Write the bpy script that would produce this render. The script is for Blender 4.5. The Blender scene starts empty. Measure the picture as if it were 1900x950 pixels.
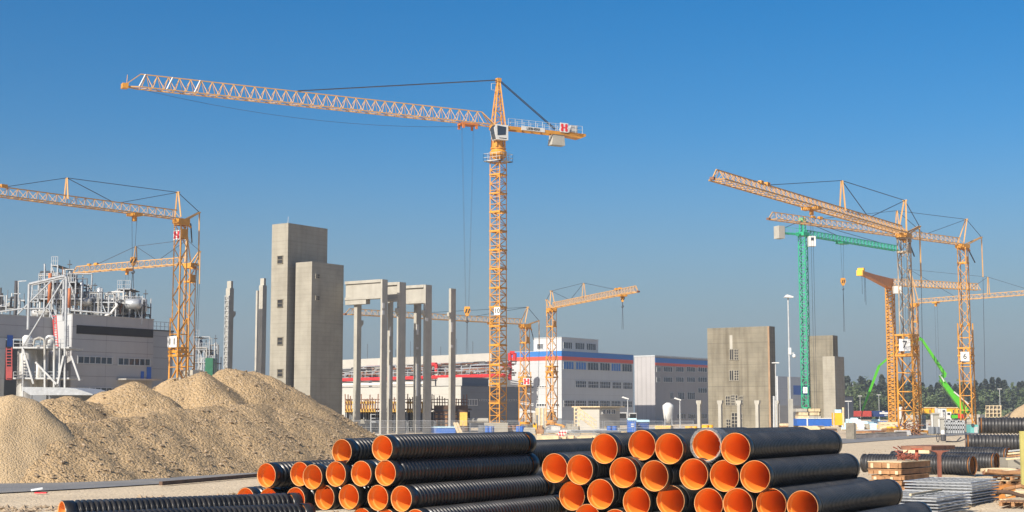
import bpy, math, random
from mathutils import Vector, Matrix
V = Vector
R = math.radians
random.seed(7)
sc = bpy.context.scene
COL = sc.collection

# ------------------------------------------------------------------ camera, world, sun, exposure
FPX, PITCH, CAMH = 2700.0, R(6.13), 2.8
cd = bpy.data.cameras.new('camera')
cam = bpy.data.objects.new('camera', cd); COL.objects.link(cam)
cd.sensor_width = 36.0; cd.lens = 36.0 * FPX / 1900.0
cd.clip_start = 0.5; cd.clip_end = 20000
cam.location = (0, 0, CAMH); cam.rotation_euler = (R(90) + PITCH, 0, 0)
sc.camera = cam
SUN_AZ, SUN_EL = R(-143.0), R(32.0)          # azimuth clockwise from +Y, where the sun stands
world = bpy.data.worlds.new('World'); sc.world = world; world.use_nodes = True
wn = world.node_tree
bg = wn.nodes['Background']
sky = wn.nodes.new('ShaderNodeTexSky'); sky.sky_type = 'NISHITA'; sky.sun_disc = False
sky.sun_elevation = SUN_EL; sky.sun_rotation = SUN_AZ
sky.air_density = 1.0; sky.dust_density = 2.6; sky.ozone_density = 4.0; sky.altitude = 300
hs = wn.nodes.new('ShaderNodeHueSaturation'); hs.inputs['Saturation'].default_value = 1.44
tc = wn.nodes.new('ShaderNodeTexCoord'); sx = wn.nodes.new('ShaderNodeSeparateXYZ'); wn.links.new(tc.outputs['Generated'], sx.inputs[0])
mr = wn.nodes.new('ShaderNodeMapRange'); mr.interpolation_type = 'SMOOTHSTEP'; mr.inputs[1].default_value = -0.02; mr.inputs[2].default_value = 0.20; mr.inputs[3].default_value = 0.85; mr.inputs[4].default_value = 0.0; wn.links.new(sx.outputs['Z'], mr.inputs[0])
hz = wn.nodes.new('ShaderNodeMix'); hz.data_type = 'RGBA'; wn.links.new(mr.outputs[0], hz.inputs[0]); hz.inputs[7].default_value = (2.15, 2.75, 3.3, 1)   # dusty horizon air
wn.links.new(sky.outputs[0], hs.inputs['Color']); wn.links.new(hs.outputs[0], hz.inputs[6]); wn.links.new(hz.outputs[2], bg.inputs[0]); bg.inputs[1].default_value = 0.086
sl = bpy.data.lights.new('sun', 'SUN'); sl.energy = 5.0; sl.angle = R(0.5); sl.color = (1.0, 0.91, 0.78)
sun = bpy.data.objects.new('sun', sl); COL.objects.link(sun)
sd = V((math.sin(SUN_AZ) * math.cos(SUN_EL), math.cos(SUN_AZ) * math.cos(SUN_EL), math.sin(SUN_EL)))
sun.rotation_euler = sd.to_track_quat('Z', 'Y').to_euler(); sun.location = sd * 300
sc.view_settings.view_transform = 'Standard'; sc.view_settings.look = 'None'
sc.view_settings.exposure = 0.5; sc.view_settings.gamma = 1.0
sc.view_settings.use_curve_mapping = False
HAZE = 0.0003
sc.cycles.max_bounces = 6; sc.cycles.volume_bounces = 0; sc.cycles.use_denoising = True

# ------------------------------------------------------------------ pixel -> ray helpers (pixels of the 1900x950 photograph)
CO = V((0, 0, CAMH)); cp, sp = math.cos(PITCH), math.sin(PITCH)
def ray(px, py):
    x, y = (px - 950) / FPX, (475 - py) / FPX
    return V((x, cp - y * sp, sp + y * cp))
def P(px, py, Y):
    d = ray(px, py); return CO + d * (Y / d.y)
def HZ(px, py, z):
    d = ray(px, py); return CO + d * ((z - CAMH) / d.z)
def G(px, py, z=0.0): return HZ(px, py, z)
def PL(px, py, o, n):
    d = ray(px, py); return CO + d * ((o - CO).dot(n) / d.dot(n))
def az(a): a = R(a); return V((math.sin(a), math.cos(a), 0))
def gx(px, Y):                                   # ground point under pixel column px (taken near the horizon) at depth Y
    d = ray(px, 790); return V((d.x / d.y * Y, Y, 0))

# ------------------------------------------------------------------ materials
MATS = {}
def mat(name, col, rough=0.7, metal=0.0, var=0.18, scale=1.5, bump=0.0, bscale=30.0, lines=(), dirt=None, spec=0.5, streak=0.0):
    """lines: (direction vector, period m, width fraction, darkness) joints between panels or boards"""
    if name in MATS: return MATS[name]
    m = bpy.data.materials.new(name); m.use_nodes = True
    nt = m.node_tree; N = nt.nodes; L = nt.links
    b = N['Principled BSDF']
    b.inputs['Roughness'].default_value = rough; b.inputs['Metallic'].default_value = metal
    b.inputs['Specular IOR Level'].default_value = spec
    geo = N.new('ShaderNodeNewGeometry'); pos = geo.outputs['Position']
    nz = N.new('ShaderNodeTexNoise'); nz.inputs['Scale'].default_value = scale; nz.inputs['Detail'].default_value = 6; nz.inputs['Roughness'].default_value = 0.65
    L.new(pos, nz.inputs['Vector'])
    rp = N.new('ShaderNodeValToRGB'); L.new(nz.outputs[0], rp.inputs[0])
    rp.color_ramp.elements[0].position = 0.3; rp.color_ramp.elements[1].position = 0.7
    lo = [c * (1 - var) for c in col]; hi = [min(1, c * (1 + var)) for c in col]
    rp.color_ramp.elements[0].color = (*lo, 1); rp.color_ramp.elements[1].color = (*hi, 1)
    out = rp.outputs[0]
    def mul(fac_socket, color):
        nonlocal out
        mx = N.new('ShaderNodeMix'); mx.data_type = 'RGBA'; mx.blend_type = 'MULTIPLY'
        L.new(fac_socket, mx.inputs[0]); L.new(out, mx.inputs[6]); mx.inputs[7].default_value = (*color, 1); out = mx.outputs[2]
    if streak:
        mp = N.new('ShaderNodeMapping'); mp.inputs['Scale'].default_value = (1.0, 1.0, 0.07); L.new(pos, mp.inputs[0])
        n2 = N.new('ShaderNodeTexNoise'); n2.inputs['Scale'].default_value = 1.6; n2.inputs['Detail'].default_value = 5; L.new(mp.outputs[0], n2.inputs[0])
        r2 = N.new('ShaderNodeMapRange'); r2.inputs[1].default_value = 0.45; r2.inputs[2].default_value = 0.75; r2.inputs[4].default_value = streak; L.new(n2.outputs[0], r2.inputs[0])
        mul(r2.outputs[0], (0.5, 0.46, 0.4))
    if dirt:
        n3 = N.new('ShaderNodeTexNoise'); n3.inputs['Scale'].default_value = dirt[0]; n3.inputs['Detail'].default_value = 8; L.new(pos, n3.inputs[0])
        r3 = N.new('ShaderNodeMapRange'); r3.inputs[1].default_value = 0.5; r3.inputs[2].default_value = 0.7; r3.inputs[4].default_value = dirt[2]; L.new(n3.outputs[0], r3.inputs[0])
        mx = N.new('ShaderNodeMix'); mx.data_type = 'RGBA'; L.new(r3.outputs[0], mx.inputs[0]); L.new(out, mx.inputs[6]); mx.inputs[7].default_value = (*dirt[1], 1); out = mx.outputs[2]
    for d, per, wid, dark in lines:
        dt = N.new('ShaderNodeVectorMath'); dt.operation = 'DOT_PRODUCT'; L.new(pos, dt.inputs[0]); dt.inputs[1].default_value = d
        dv = N.new('ShaderNodeMath'); dv.operation = 'DIVIDE'; L.new(dt.outputs['Value'], dv.inputs[0]); dv.inputs[1].default_value = per
        fr = N.new('ShaderNodeMath'); fr.operation = 'FRACT'; L.new(dv.outputs[0], fr.inputs[0])
        ls = N.new('ShaderNodeMath'); ls.operation = 'LESS_THAN'; L.new(fr.outputs[0], ls.inputs[0]); ls.inputs[1].default_value = wid
        k = N.new('ShaderNodeMath'); k.operation = 'MULTIPLY'; L.new(ls.outputs[0], k.inputs[0]); k.inputs[1].default_value = dark
        mul(k.outputs[0], (0.25, 0.25, 0.25))
    L.new(out, b.inputs['Base Color'])
    if bump:
        nb = N.new('ShaderNodeTexNoise'); nb.inputs['Scale'].default_value = bscale; nb.inputs['Detail'].default_value = 4; L.new(pos, nb.inputs[0])
        bp = N.new('ShaderNodeBump'); bp.inputs['Strength'].default_value = bump; bp.inputs['Distance'].default_value = 0.05
        L.new(nb.outputs[0], bp.inputs['Height']); L.new(bp.outputs[0], b.inputs['Normal'])
    MATS[name] = m; return m

def gravel_mat(name, col, s1, s2, pale=(0.5, 0.46, 0.4), dark=(0.16, 0.13, 0.09), bs=0.9, bd=(0.12, 0.05)):
    """loose stone: two sizes of cells give each stone its own tone and a rounded bump"""
    m = bpy.data.materials.new(name); m.use_nodes = True
    nt = m.node_tree; N = nt.nodes; L = nt.links; b = N['Principled BSDF']; b.inputs['Roughness'].default_value = 0.95; b.inputs['Specular IOR Level'].default_value = 0.15
    pos = N.new('ShaderNodeNewGeometry').outputs['Position']
    big = N.new('ShaderNodeTexNoise'); big.inputs['Scale'].default_value = 0.34; big.inputs['Detail'].default_value = 7; big.inputs['Roughness'].default_value = 0.7; L.new(pos, big.inputs[0])
    rp = N.new('ShaderNodeValToRGB'); L.new(big.outputs[0], rp.inputs[0]); rp.color_ramp.elements[0].position = 0.32; rp.color_ramp.elements[1].position = 0.68
    rp.color_ramp.elements[0].color = (*[c * 0.66 for c in col], 1); rp.color_ramp.elements[1].color = (*[c * 1.2 for c in col], 1)
    out = rp.outputs[0]; hs = []
    for s, f in ((s1, 0.75), (s2, 0.55)):
        vo = N.new('ShaderNodeTexVoronoi'); vo.inputs['Scale'].default_value = s; L.new(pos, vo.inputs['Vector'])
        sp_ = N.new('ShaderNodeSeparateColor'); L.new(vo.outputs['Color'], sp_.inputs[0])
        cr = N.new('ShaderNodeValToRGB'); L.new(sp_.outputs[0], cr.inputs[0]); e = cr.color_ramp.elements
        e[0].position = 0.0; e[0].color = (*dark, 1); e[1].position = 1.0; e[1].color = (*pale, 1)
        e2 = cr.color_ramp.elements.new(0.3); e2.color = (*col, 1); e3 = cr.color_ramp.elements.new(0.75); e3.color = (*[c * 1.1 for c in col], 1)
        mx = N.new('ShaderNodeMix'); mx.data_type = 'RGBA'; mx.inputs[0].default_value = f * 0.55; L.new(out, mx.inputs[6]); L.new(cr.outputs[0], mx.inputs[7]); out = mx.outputs[2]
        hs.append(vo.outputs['Distance'])
    L.new(out, b.inputs['Base Color'])
    prev = None
    for h, dist in zip(hs, bd):
        bp = N.new('ShaderNodeBump'); bp.invert = True; bp.inputs['Strength'].default_value = bs; bp.inputs['Distance'].default_value = dist; L.new(h, bp.inputs['Height'])
        if prev is not None: L.new(prev, bp.inputs['Normal'])
        prev = bp.outputs[0]
    L.new(prev, b.inputs['Normal'])
    MATS[name] = m; return m

UG, VG = tuple(az(35)), tuple(az(-55))
Z3 = (0, 0, 1)
M_ground = gravel_mat('sandy_ground', (0.60, 0.485, 0.335), 9, 28, (0.68, 0.6, 0.47), (0.38, 0.3, 0.19), 0.45, (0.06, 0.03))
M_heap = gravel_mat('excavated_gravel', (0.455, 0.32, 0.175), 8, 25, (0.52, 0.43, 0.32), (0.2, 0.145, 0.085), 0.8, (0.09, 0.04))
M_sand = gravel_mat('fine_sand', (0.47, 0.345, 0.20), 12, 34, (0.54, 0.44, 0.32), (0.33, 0.25, 0.15), 0.6, (0.06, 0.03))
M_asphalt = mat('asphalt', (0.18, 0.18, 0.18), 0.9, var=0.2, scale=0.5, bump=0.15, bscale=60, dirt=(0.3, (0.3, 0.26, 0.2), 0.35))
M_black = mat('black_polyethylene', (0.018, 0.018, 0.018), 0.30, spec=0.5, var=0.3, scale=3, dirt=(2.0, (0.06, 0.055, 0.05), 0.5))
M_blackfar = mat('dusty_black_polyethylene', (0.03, 0.03, 0.032), 0.45, var=0.3, scale=3, dirt=(2.0, (0.09, 0.085, 0.08), 0.6))
M_orange = mat('orange_pipe_lining', (0.80, 0.25, 0.028), 0.5, spec=0.9, var=0.05, scale=2, dirt=(1.4, (0.55, 0.2, 0.05), 0.25))
M_rim = mat('sunlit_cut_pipe_edge', (0.85, 0.42, 0.16), 0.5, var=0.12)  # paler than the lining: sunlight painted into the colour of the cut edge
M_rust_lining = mat('brown_pipe_lining', (0.30, 0.12, 0.03), 0.6)
M_crane = mat('crane_yellow', (0.57, 0.255, 0.028), 0.5, var=0.15, scale=0.8, dirt=(1.0, (0.45, 0.2, 0.04), 0.4))
M_pale = mat('faded_crane_paint', (0.53, 0.30, 0.105), 0.55, var=0.15, scale=0.8, dirt=(1.0, (0.5, 0.28, 0.12), 0.5))
M_greycrane = mat('worn_brown_grey_mast', (0.38, 0.29, 0.2), 0.6, var=0.3, scale=0.6)
M_green = mat('green_crane_paint', (0.02, 0.36, 0.18), 0.45, var=0.2, scale=0.7)
M_boom = mat('lime_green_boom_paint', (0.08, 0.42, 0.02), 0.4, var=0.1)
M_cable = mat('dark_steel_cable', (0.05, 0.055, 0.07), 0.5, metal=0.3)
M_steel = mat('galvanised_steel', (0.38, 0.40, 0.42), 0.42, metal=0.35, var=0.2, scale=3)
M_lightsteel = mat('pale_steel', (0.44, 0.455, 0.46), 0.5, metal=0.1, var=0.15)
M_dark = mat('dark_steel', (0.05, 0.05, 0.055), 0.6)
M_shadow = mat('painted_opening_shade', (0.02, 0.02, 0.022), 0.9)  # near-black colour painted on flat sheets for the shade inside holes
M_glass = mat('window_glass', (0.03, 0.04, 0.055), 0.08, var=0.2, spec=0.8)
M_white = mat('white_paint', (0.62, 0.62, 0.60), 0.5, var=0.06)
M_red = mat('red_paint', (0.55, 0.03, 0.03), 0.45, var=0.12)
M_signred = mat('sign_red', (0.68, 0.02, 0.03), 0.5, var=0.05)
M_ink = mat('sign_black', (0.015, 0.015, 0.015), 0.6)
M_blue = mat('blue_paint', (0.02, 0.11, 0.42), 0.5, var=0.12)
M_lblue = mat('pale_blue_plastic', (0.45, 0.68, 0.82), 0.45, var=0.2, scale=2)
M_yellow = mat('yellow_paint', (0.80, 0.40, 0.02), 0.5, var=0.1)
M_conc = mat('fair_faced_concrete', (0.295, 0.275, 0.225), 0.85, var=0.14, scale=0.45, bump=0.1, bscale=8, lines=[(Z3, 0.55, 0.12, 0.14), (Z3, 3.6, 0.018, 0.22)], streak=0.28)
M_concb = mat('brown_stained_concrete', (0.20, 0.18, 0.135), 0.9, var=0.2, scale=0.35, bump=0.1, bscale=8, lines=[(Z3, 0.75, 0.06, 0.3), (Z3, 3.4, 0.02, 0.5)], streak=0.75)
M_precast = mat('precast_concrete', (0.365, 0.35, 0.305), 0.8, var=0.12, scale=0.7, streak=0.3)
M_clad = mat('grey_cladding', (0.365, 0.36, 0.36), 0.6, var=0.06, scale=0.3, lines=[(Z3, 1.35, 0.05, 0.55), (UG, 6.0, 0.012, 0.4)], streak=0.12)
M_cladw = mat('white_cladding', (0.45, 0.465, 0.475), 0.55, var=0.05, scale=0.2, lines=[(Z3, 3.2, 0.02, 0.3), (tuple(az(36)), 2.4, 0.02, 0.18)], streak=0.1)
M_cladc = mat('ribbed_white_cladding', (0.38, 0.365, 0.365), 0.6, var=0.05, scale=0.3, lines=[(tuple(az(-54)), 1.2, 0.12, 0.35)], streak=0.2)
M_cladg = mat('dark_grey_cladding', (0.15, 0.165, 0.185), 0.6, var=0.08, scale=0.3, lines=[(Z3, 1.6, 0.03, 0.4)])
M_cream = mat('cream_cladding', (0.42, 0.405, 0.365), 0.6, var=0.08, scale=0.3, lines=[(Z3, 2.0, 0.03, 0.25)])
M_bandblue = mat('blue_band', (0.03, 0.16, 0.45), 0.5, var=0.06)
M_bandred = mat('red_band', (0.60, 0.085, 0.05), 0.5, var=0.06)
M_meshwire = mat('dull_zinc_wire', (0.20, 0.21, 0.22), 0.5, metal=0.3, var=0.25, scale=4)
M_wood = mat('raw_timber', (0.33, 0.175, 0.08), 0.8, var=0.35, scale=2.5, bump=0.3, bscale=20)
M_palewood = mat('pale_timber', (0.60, 0.48, 0.30), 0.8, var=0.25, scale=2)
M_darkwood = mat('dark_weathered_timber', (0.10, 0.06, 0.04), 0.85, var=0.4, scale=2)
M_ywood = mat('yellow_formwork_beam', (0.72, 0.46, 0.09), 0.7, var=0.2, scale=2)
M_rust = mat('rusty_steel', (0.21, 0.10, 0.06), 0.8, var=0.4, scale=2.5)
M_bark = mat('bark', (0.09, 0.065, 0.045), 0.9)
M_tin = mat('insulation_sheet', (0.42, 0.41, 0.38), 0.42, metal=0.4, var=0.2, scale=1.5)
M_plast = mat('white_plastic_sheet', (0.75, 0.78, 0.80), 0.4, var=0.2)
M_terr = mat('terracotta_column_cover', (0.45, 0.15, 0.06), 0.7, var=0.15)
def leafmat(name, a, b_):
    m = bpy.data.materials.new(name); m.use_nodes = True; nt = m.node_tree; N = nt.nodes; L = nt.links; b = N['Principled BSDF']; b.inputs['Roughness'].default_value = 0.7
    oi = N.new('ShaderNodeNewGeometry'); rp = N.new('ShaderNodeValToRGB'); L.new(oi.outputs['Random Per Island'], rp.inputs[0])
    rp.color_ramp.elements[0].color = (*a, 1); rp.color_ramp.elements[1].color = (*b_, 1); L.new(rp.outputs[0], b.inputs['Base Color']); return m
M_conif = leafmat('conifer_needles', (0.025, 0.036, 0.022), (0.055, 0.07, 0.042))
M_leaf = leafmat('broadleaf_foliage', (0.04, 0.065, 0.022), (0.1, 0.135, 0.05))

# ------------------------------------------------------------------ mesh builder
class MB:
    def __init__(s, M=None): s.v = []; s.f = []; s.M = M
    def add(s, vs, fs):
        o = len(s.v)
        s.v += [(s.M @ V(v)) if s.M else V(v) for v in vs]
        s.f += [tuple(i + o for i in f) for f in fs]; return s
    def obox(s, c, x, y, z):                           # centre and three half-axis vectors
        c = V(c); vs = [c + x * i + y * j + z * k for k in (-1, 1) for j in (-1, 1) for i in (-1, 1)]
        return s.add(vs, [(0, 2, 3, 1), (4, 5, 7, 6), (0, 1, 5, 4), (2, 6, 7, 3), (0, 4, 6, 2), (1, 3, 7, 5)])
    def box(s, x0, x1, y0, y1, z0, z1):
        return s.obox(((x0 + x1) / 2, (y0 + y1) / 2, (z0 + z1) / 2), V(((x1 - x0) / 2, 0, 0)), V((0, (y1 - y0) / 2, 0)), V((0, 0, (z1 - z0) / 2)))
    def bar(s, p, q, r, n=4, r2=None, up=None, cap=True):
        p, q = V(p), V(q); a = q - p
        if a.length < 1e-6: return s
        a.normalize(); u = V(up) if up else (V((0, 0, 1)) if abs(a.z) < 0.9 else V((1, 0, 0)))
        x = a.cross(u).normalized(); y = x.cross(a)
        r2 = r if r2 is None else r2; vs = []
        for c, rr in ((p, r), (q, r2)):
            for i in range(n):
                t = 2 * math.pi * (i + 0.5) / n; k = rr * (1.0 if n > 4 else 1.3)
                vs.append(c + x * (math.cos(t) * k) + y * (math.sin(t) * k))
        fs = [(i, (i + 1) % n, n + (i + 1) % n, n + i) for i in range(n)]
        if cap: fs += [tuple(range(n))[::-1], tuple(range(n, 2 * n))]
        return s.add(vs, fs)
    def line(s, pts, r, n=4):
        for a, b in zip(pts, pts[1:]): s.bar(a, b, r, n)
        return s
    def lathe(s, c, prof, n=16, axis=None, caps=True):   # prof: (radius, height)
        c = V(c); a = V(axis).normalized() if axis else V((0, 0, 1))
        x = a.orthogonal().normalized(); y = a.cross(x); vs = []; fs = []
        for r, h in prof:
            for i in range(n):
                t = 2 * math.pi * i / n; vs.append(c + a * h + x * (r * math.cos(t)) + y * (r * math.sin(t)))
        for j in range(len(prof) - 1):
            for i in range(n): fs.append((j * n + i, j * n + (i + 1) % n, (j + 1) * n + (i + 1) % n, (j + 1) * n + i))
        if caps: fs += [tuple(range(n))[::-1], tuple(range((len(prof) - 1) * n, len(prof) * n))]
        return s.add(vs, fs)
    def prism(s, pts, ext):                              # planar polygon swept by a vector
        n = len(pts); ext = V(ext); vs = [V(p) for p in pts] + [V(p) + ext for p in pts]
        return s.add(vs, [tuple(range(n))[::-1], tuple(range(n, 2 * n))] + [(i, (i + 1) % n, n + (i + 1) % n, n + i) for i in range(n)])
    def lattice(s, p, q, up, w, h, n, r, rb, tri=False, skip=(), x=False, horiz=True):
        """lattice girder from p to q; p,q on the axis of its bottom face when tri, else its centre line"""
        p, q = V(p), V(q); a = (q - p).normalized(); side = a.cross(V(up)).normalized(); upv = side.cross(a).normalized()
        if tri: cs = [side * (-w / 2), side * (w / 2), upv * h]
        else: cs = [side * (-w / 2) + upv * (-h / 2), side * (w / 2) + upv * (-h / 2), side * (w / 2) + upv * (h / 2), side * (-w / 2) + upv * (h / 2)]
        for c in cs: s.bar(p + c, q + c, r)
        k = len(cs); L = q - p
        for i in range(n):
            a0, a1 = p + L * (i / n), p + L * ((i + 1) / n); am = (a0 + a1) / 2
            for j in range(k):
                if j in skip: continue
                c0, c1 = cs[j], cs[(j + 1) % k]
                if tri and j > 0:
                    lo, hi = (c0, c1) if j == 1 else (c1, c0)
                    s.bar(a0 + lo, am + hi, rb); s.bar(am + hi, a1 + lo, rb)
                elif x:
                    s.bar(a0 + c0, a1 + c1, rb); s.bar(a0 + c1, a1 + c0, rb)
                else:
                    if (i + j) % 2: s.bar(a0 + c0, a1 + c1, rb)
                    else: s.bar(a0 + c1, a1 + c0, rb)
                if horiz and not (tri and j > 0): s.bar(a0 + c0, a0 + c1, rb)
        return s
    def build(s, name, m, parent=None, smooth=False):
        inv = root_of(parent).matrix_basis.inverted() if parent else Matrix()
        me = bpy.data.meshes.new(name); me.from_pydata([tuple(inv @ v) for v in s.v], [], s.f); me.materials.append(m); me.update()
        if smooth:
            me.polygons.foreach_set('use_smooth', [True] * len(me.polygons))
        o = bpy.data.objects.new(name, me); COL.objects.link(o)
        if parent: o.parent = parent
        return o
def root_of(o):
    while o.parent: o = o.parent
    return o
def tag(o, label=None, cat=None, group=None, kind=None):
    if label: o['label'] = label
    if cat: o['category'] = cat
    if group: o['group'] = group
    if kind: o['kind'] = kind
    return o
def thing(name, label, cat, loc=(0, 0, 0), group=None, rz=0.0):
    o = bpy.data.objects.new(name, None); COL.objects.link(o); o.location = loc; o.rotation_euler = (0, 0, rz); o.empty_display_size = 0.3
    o.matrix_basis = Matrix.Translation(V(loc)) @ Matrix.Rotation(rz, 4, 'Z')
    return tag(o, label, cat, group, 'thing')
def copy_thing(r, loc, rz=0.0, scale=1.0, label=None, group=None):
    c = r.copy(); COL.objects.link(c); c.location = loc; c.rotation_euler = (0, 0, rz); c.scale = (scale,) * 3 if not isinstance(scale, tuple) else scale
    if label: c['label'] = label
    if group: c['group'] = group
    for ch in list(r.children):
        d = ch.copy(); COL.objects.link(d); d.parent = c
        for g in list(ch.children):
            e = g.copy(); COL.objects.link(e); e.parent = d
    return c
def text_mb(txt, size, M, ext=0.02, mb=None):
    cu = bpy.data.curves.new('t', 'FONT'); cu.body = txt; cu.size = size; cu.extrude = ext; cu.align_x = 'CENTER'; cu.align_y = 'CENTER'; cu.resolution_u = 3
    ob = bpy.data.objects.new('t', cu); COL.objects.link(ob)
    dg = bpy.context.evaluated_depsgraph_get(); ev = ob.evaluated_get(dg); me = ev.to_mesh()
    mb = mb or MB(); mb.add([M @ v.co for v in me.vertices], [tuple(p.vertices) for p in me.polygons])
    ev.to_mesh_clear(); bpy.data.objects.remove(ob); bpy.data.curves.remove(cu); return mb
def facing(p, right):                                     # matrix for text: +x along right, +y up, facing out
    x = V(right).normalized(); z = V((0, 0, 1)); n = x.cross(z)
    return Matrix(((x.x, z.x, n.x, p[0]), (x.y, z.y, n.y, p[1]), (x.z, z.z, n.z, p[2]), (0, 0, 0, 1)))
ORD = ['first', 'second', 'third', 'fourth', 'fifth', 'sixth', 'seventh', 'eighth', 'ninth', 'tenth']
# ------------------------------------------------------------------ the setting: ground, road
from mathutils import noise as MN
NEAR = [(-60, 922), (0, 916), (150, 908), (296, 899), (480, 884), (760, 862), (1050, 838), (1300, 829), (1560, 823.5), (1700, 813.5), (1820, 805), (2050, 797)]
FAR = [(-60, 902), (0, 897), (150, 889), (296, 881), (480, 870), (760, 844), (1050, 817), (1300, 816), (1560, 814.5), (1700, 806), (1820, 800), (2050, 792)]
rn = [G(*p) for p in NEAR]; rf = [G(*p) for p in FAR]
def road_dist(x, y):
    best = 1e9
    for a, b, c in zip(rn, rf, rn[1:]):
        for k in (0, 0.33, 0.66, 1.0):
            q = a.lerp(b, k); q2 = q.lerp(c, 0.5) if k == 0 else q
            best = min(best, (q.x - x) ** 2 + (q.y - y) ** 2, (q2.x - x) ** 2 + (q2.y - y) ** 2)
    return math.sqrt(best)
def axis(lo, hi, dlo, dhi, st):
    c = [dlo]
    while c[-1] < dhi: c.append(c[-1] + st)
    s = st
    while c[-1] < hi: s *= 1.35; c.append(c[-1] + s)
    s = st; d = [dlo]
    while d[-1] > lo: s *= 1.35; d.append(d[-1] - s)
    return d[:0:-1] + c
xs = axis(-3000, 3000, -26, 26, 0.45); ys = axis(-300, 6000, 30, 74, 0.45)
gv = []
for y in ys:
    for x in xs:
        z = -0.01
        if -40 < x < 40 and 25 < y < 110:
            am = min(1.0, max(0.0, (road_dist(x, y) - 6) / 3)) * min(1, max(0, (95 - y) / 20))
            if am > 0: z += am * (0.16 * (MN.noise(V((x * 0.35, y * 0.35, 1))) - 0.25) + 0.09 * MN.noise(V((x * 1.2, y * 1.2, 4))))
        gv.append((x, y, z))
nx = len(xs)
gm = MB(); gm.v = [V(v) for v in gv]; gm.f = [(j * nx + i, j * nx + i + 1, (j + 1) * nx + i + 1, (j + 1) * nx + i) for j in range(len(ys) - 1) for i in range(nx - 1)]
ground = tag(gm.build('ground', M_ground, smooth=True), kind='structure')
rm = MB()
for i in range(len(rn) - 1):
    for k in range(4):
        t0, t1 = k / 4, (k + 1) / 4
        a, b, c, d = rn[i].lerp(rn[i + 1], t0), rn[i].lerp(rn[i + 1], t1), rf[i].lerp(rf[i + 1], t1), rf[i].lerp(rf[i + 1], t0)
        rm.add([V((p.x, p.y, 0.03)) for p in (a, b, c, d)], [(0, 1, 2, 3)])
tag(rm.build('road', M_asphalt), kind='structure')

# ------------------------------------------------------------------ heaps
def heap(name, label, peaks, box, step, m, slope=0.64, rough=0.16):
    (x0, x1), (y0, y1) = box
    nx_, ny_ = int((x1 - x0) / step), int((y1 - y0) / step)
    vs = []; zz = []
    for j in range(ny_ + 1):
        for i in range(nx_ + 1):
            x, y = x0 + i * step, y0 + j * step
            z = -9.0; s = 0.0
            for k, (p, sl, rr) in enumerate(peaks):
                dx, dy = x - p.x, y - p.y
                wob = 1 + 0.22 * MN.noise(V((math.atan2(dy, dx) * 1.3 + k * 7, k * 3.1, 0)))
                r = math.hypot(dx, dy) * wob
                s += math.exp(16 * (p.z - sl * (math.sqrt(r * r + rr * rr) - rr)) - 0)
            z = math.log(s) / 16 if s > 0 else -9
            z += rough * (MN.fractal(V((x * 0.38, y * 0.38, 2.2)), 0.85, 2.1, 6)) + 0.05 * MN.noise(V((x * 3.1, y * 3.1, 0)))
            # rills down the face
            z += 0.10 * MN.noise(V((x * 1.1 + y * 0.25, y * 0.18, 5)))
            vs.append(V((x, y, z))); zz.append(z)
    w = nx_ + 1; mb = MB(); mb.v = vs
    for j in range(ny_):
        for i in range(nx_):
            q = (j * w + i, j * w + i + 1, (j + 1) * w + i + 1, (j + 1) * w + i)
            if max(zz[k] for k in q) > -0.05: mb.f.append(q)
    used = sorted({k for f in mb.f for k in f}); mp = {k: i for i, k in enumerate(used)}
    mb.v = [vs[k] for k in used]; mb.f = [tuple(mp[k] for k in f) for f in mb.f]
    o = tag(mb.build(name, m, smooth=True), label, 'heap'); o['_'] = 0; del o['_']
    return o, mb.v
def pk(px, py, Y, sl=0.64, rr=0.8):
    p = P(px, py, Y); return (p, sl, rr)
big, hv = heap('gravel_heap', 'long tan heap of excavated gravel with several rounded tops beside the asphalt road',
    [pk(98, 738, 68, .8), pk(128, 733, 69, .8), pk(152, 741, 70, .8), pk(206, 726, 73, .85), pk(246, 710, 72.5, .8), pk(322, 700, 84, .85, .4), pk(366, 690, 78.5, .8), pk(436, 685, 82, .78), pk(462, 690, 83, .7), pk(488, 698, 83, .66), pk(510, 712, 84, .64),
     ] + [pk(a + (c - a) * t / 6, b + (d - b) * t / 6, e + (f - e) * t / 6, .6, .5) for (a, b, e), (c, d, f) in (((84, 792, 62.2), (200, 779, 66)), ((200, 779, 66), (300, 766, 70.5)), ((300, 766, 70.5), (400, 753, 73.5)), ((400, 753, 73.5), (500, 748, 78)), ((500, 748, 78), (560, 764, 80))) for t in range(6)], ((-31, -5), (56, 101)), 0.17, M_heap, rough=0.16)
sand, _ = heap('sand_heap', 'small smooth pale sand heap at the left end of the gravel heap', [pk(-40, 741, 62, .75), pk(-5, 738, 62.4, 0.85), pk(24, 736, 62.6, 1.0, 1.2), pk(46, 738, 62.8, 1.15)], ((-36, -15), (54, 80)), 0.2, M_sand, rough=0.08)
far_heap, _ = heap('sand_heap', 'far pale sand heap behind the big black pipes on the right', [(P(1940, 733, 240), 0.6, 1.5), (P(2000, 731, 245), 0.6, 1.5)], ((66, 112), (215, 275)), 0.6, M_sand, rough=0.2)
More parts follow.
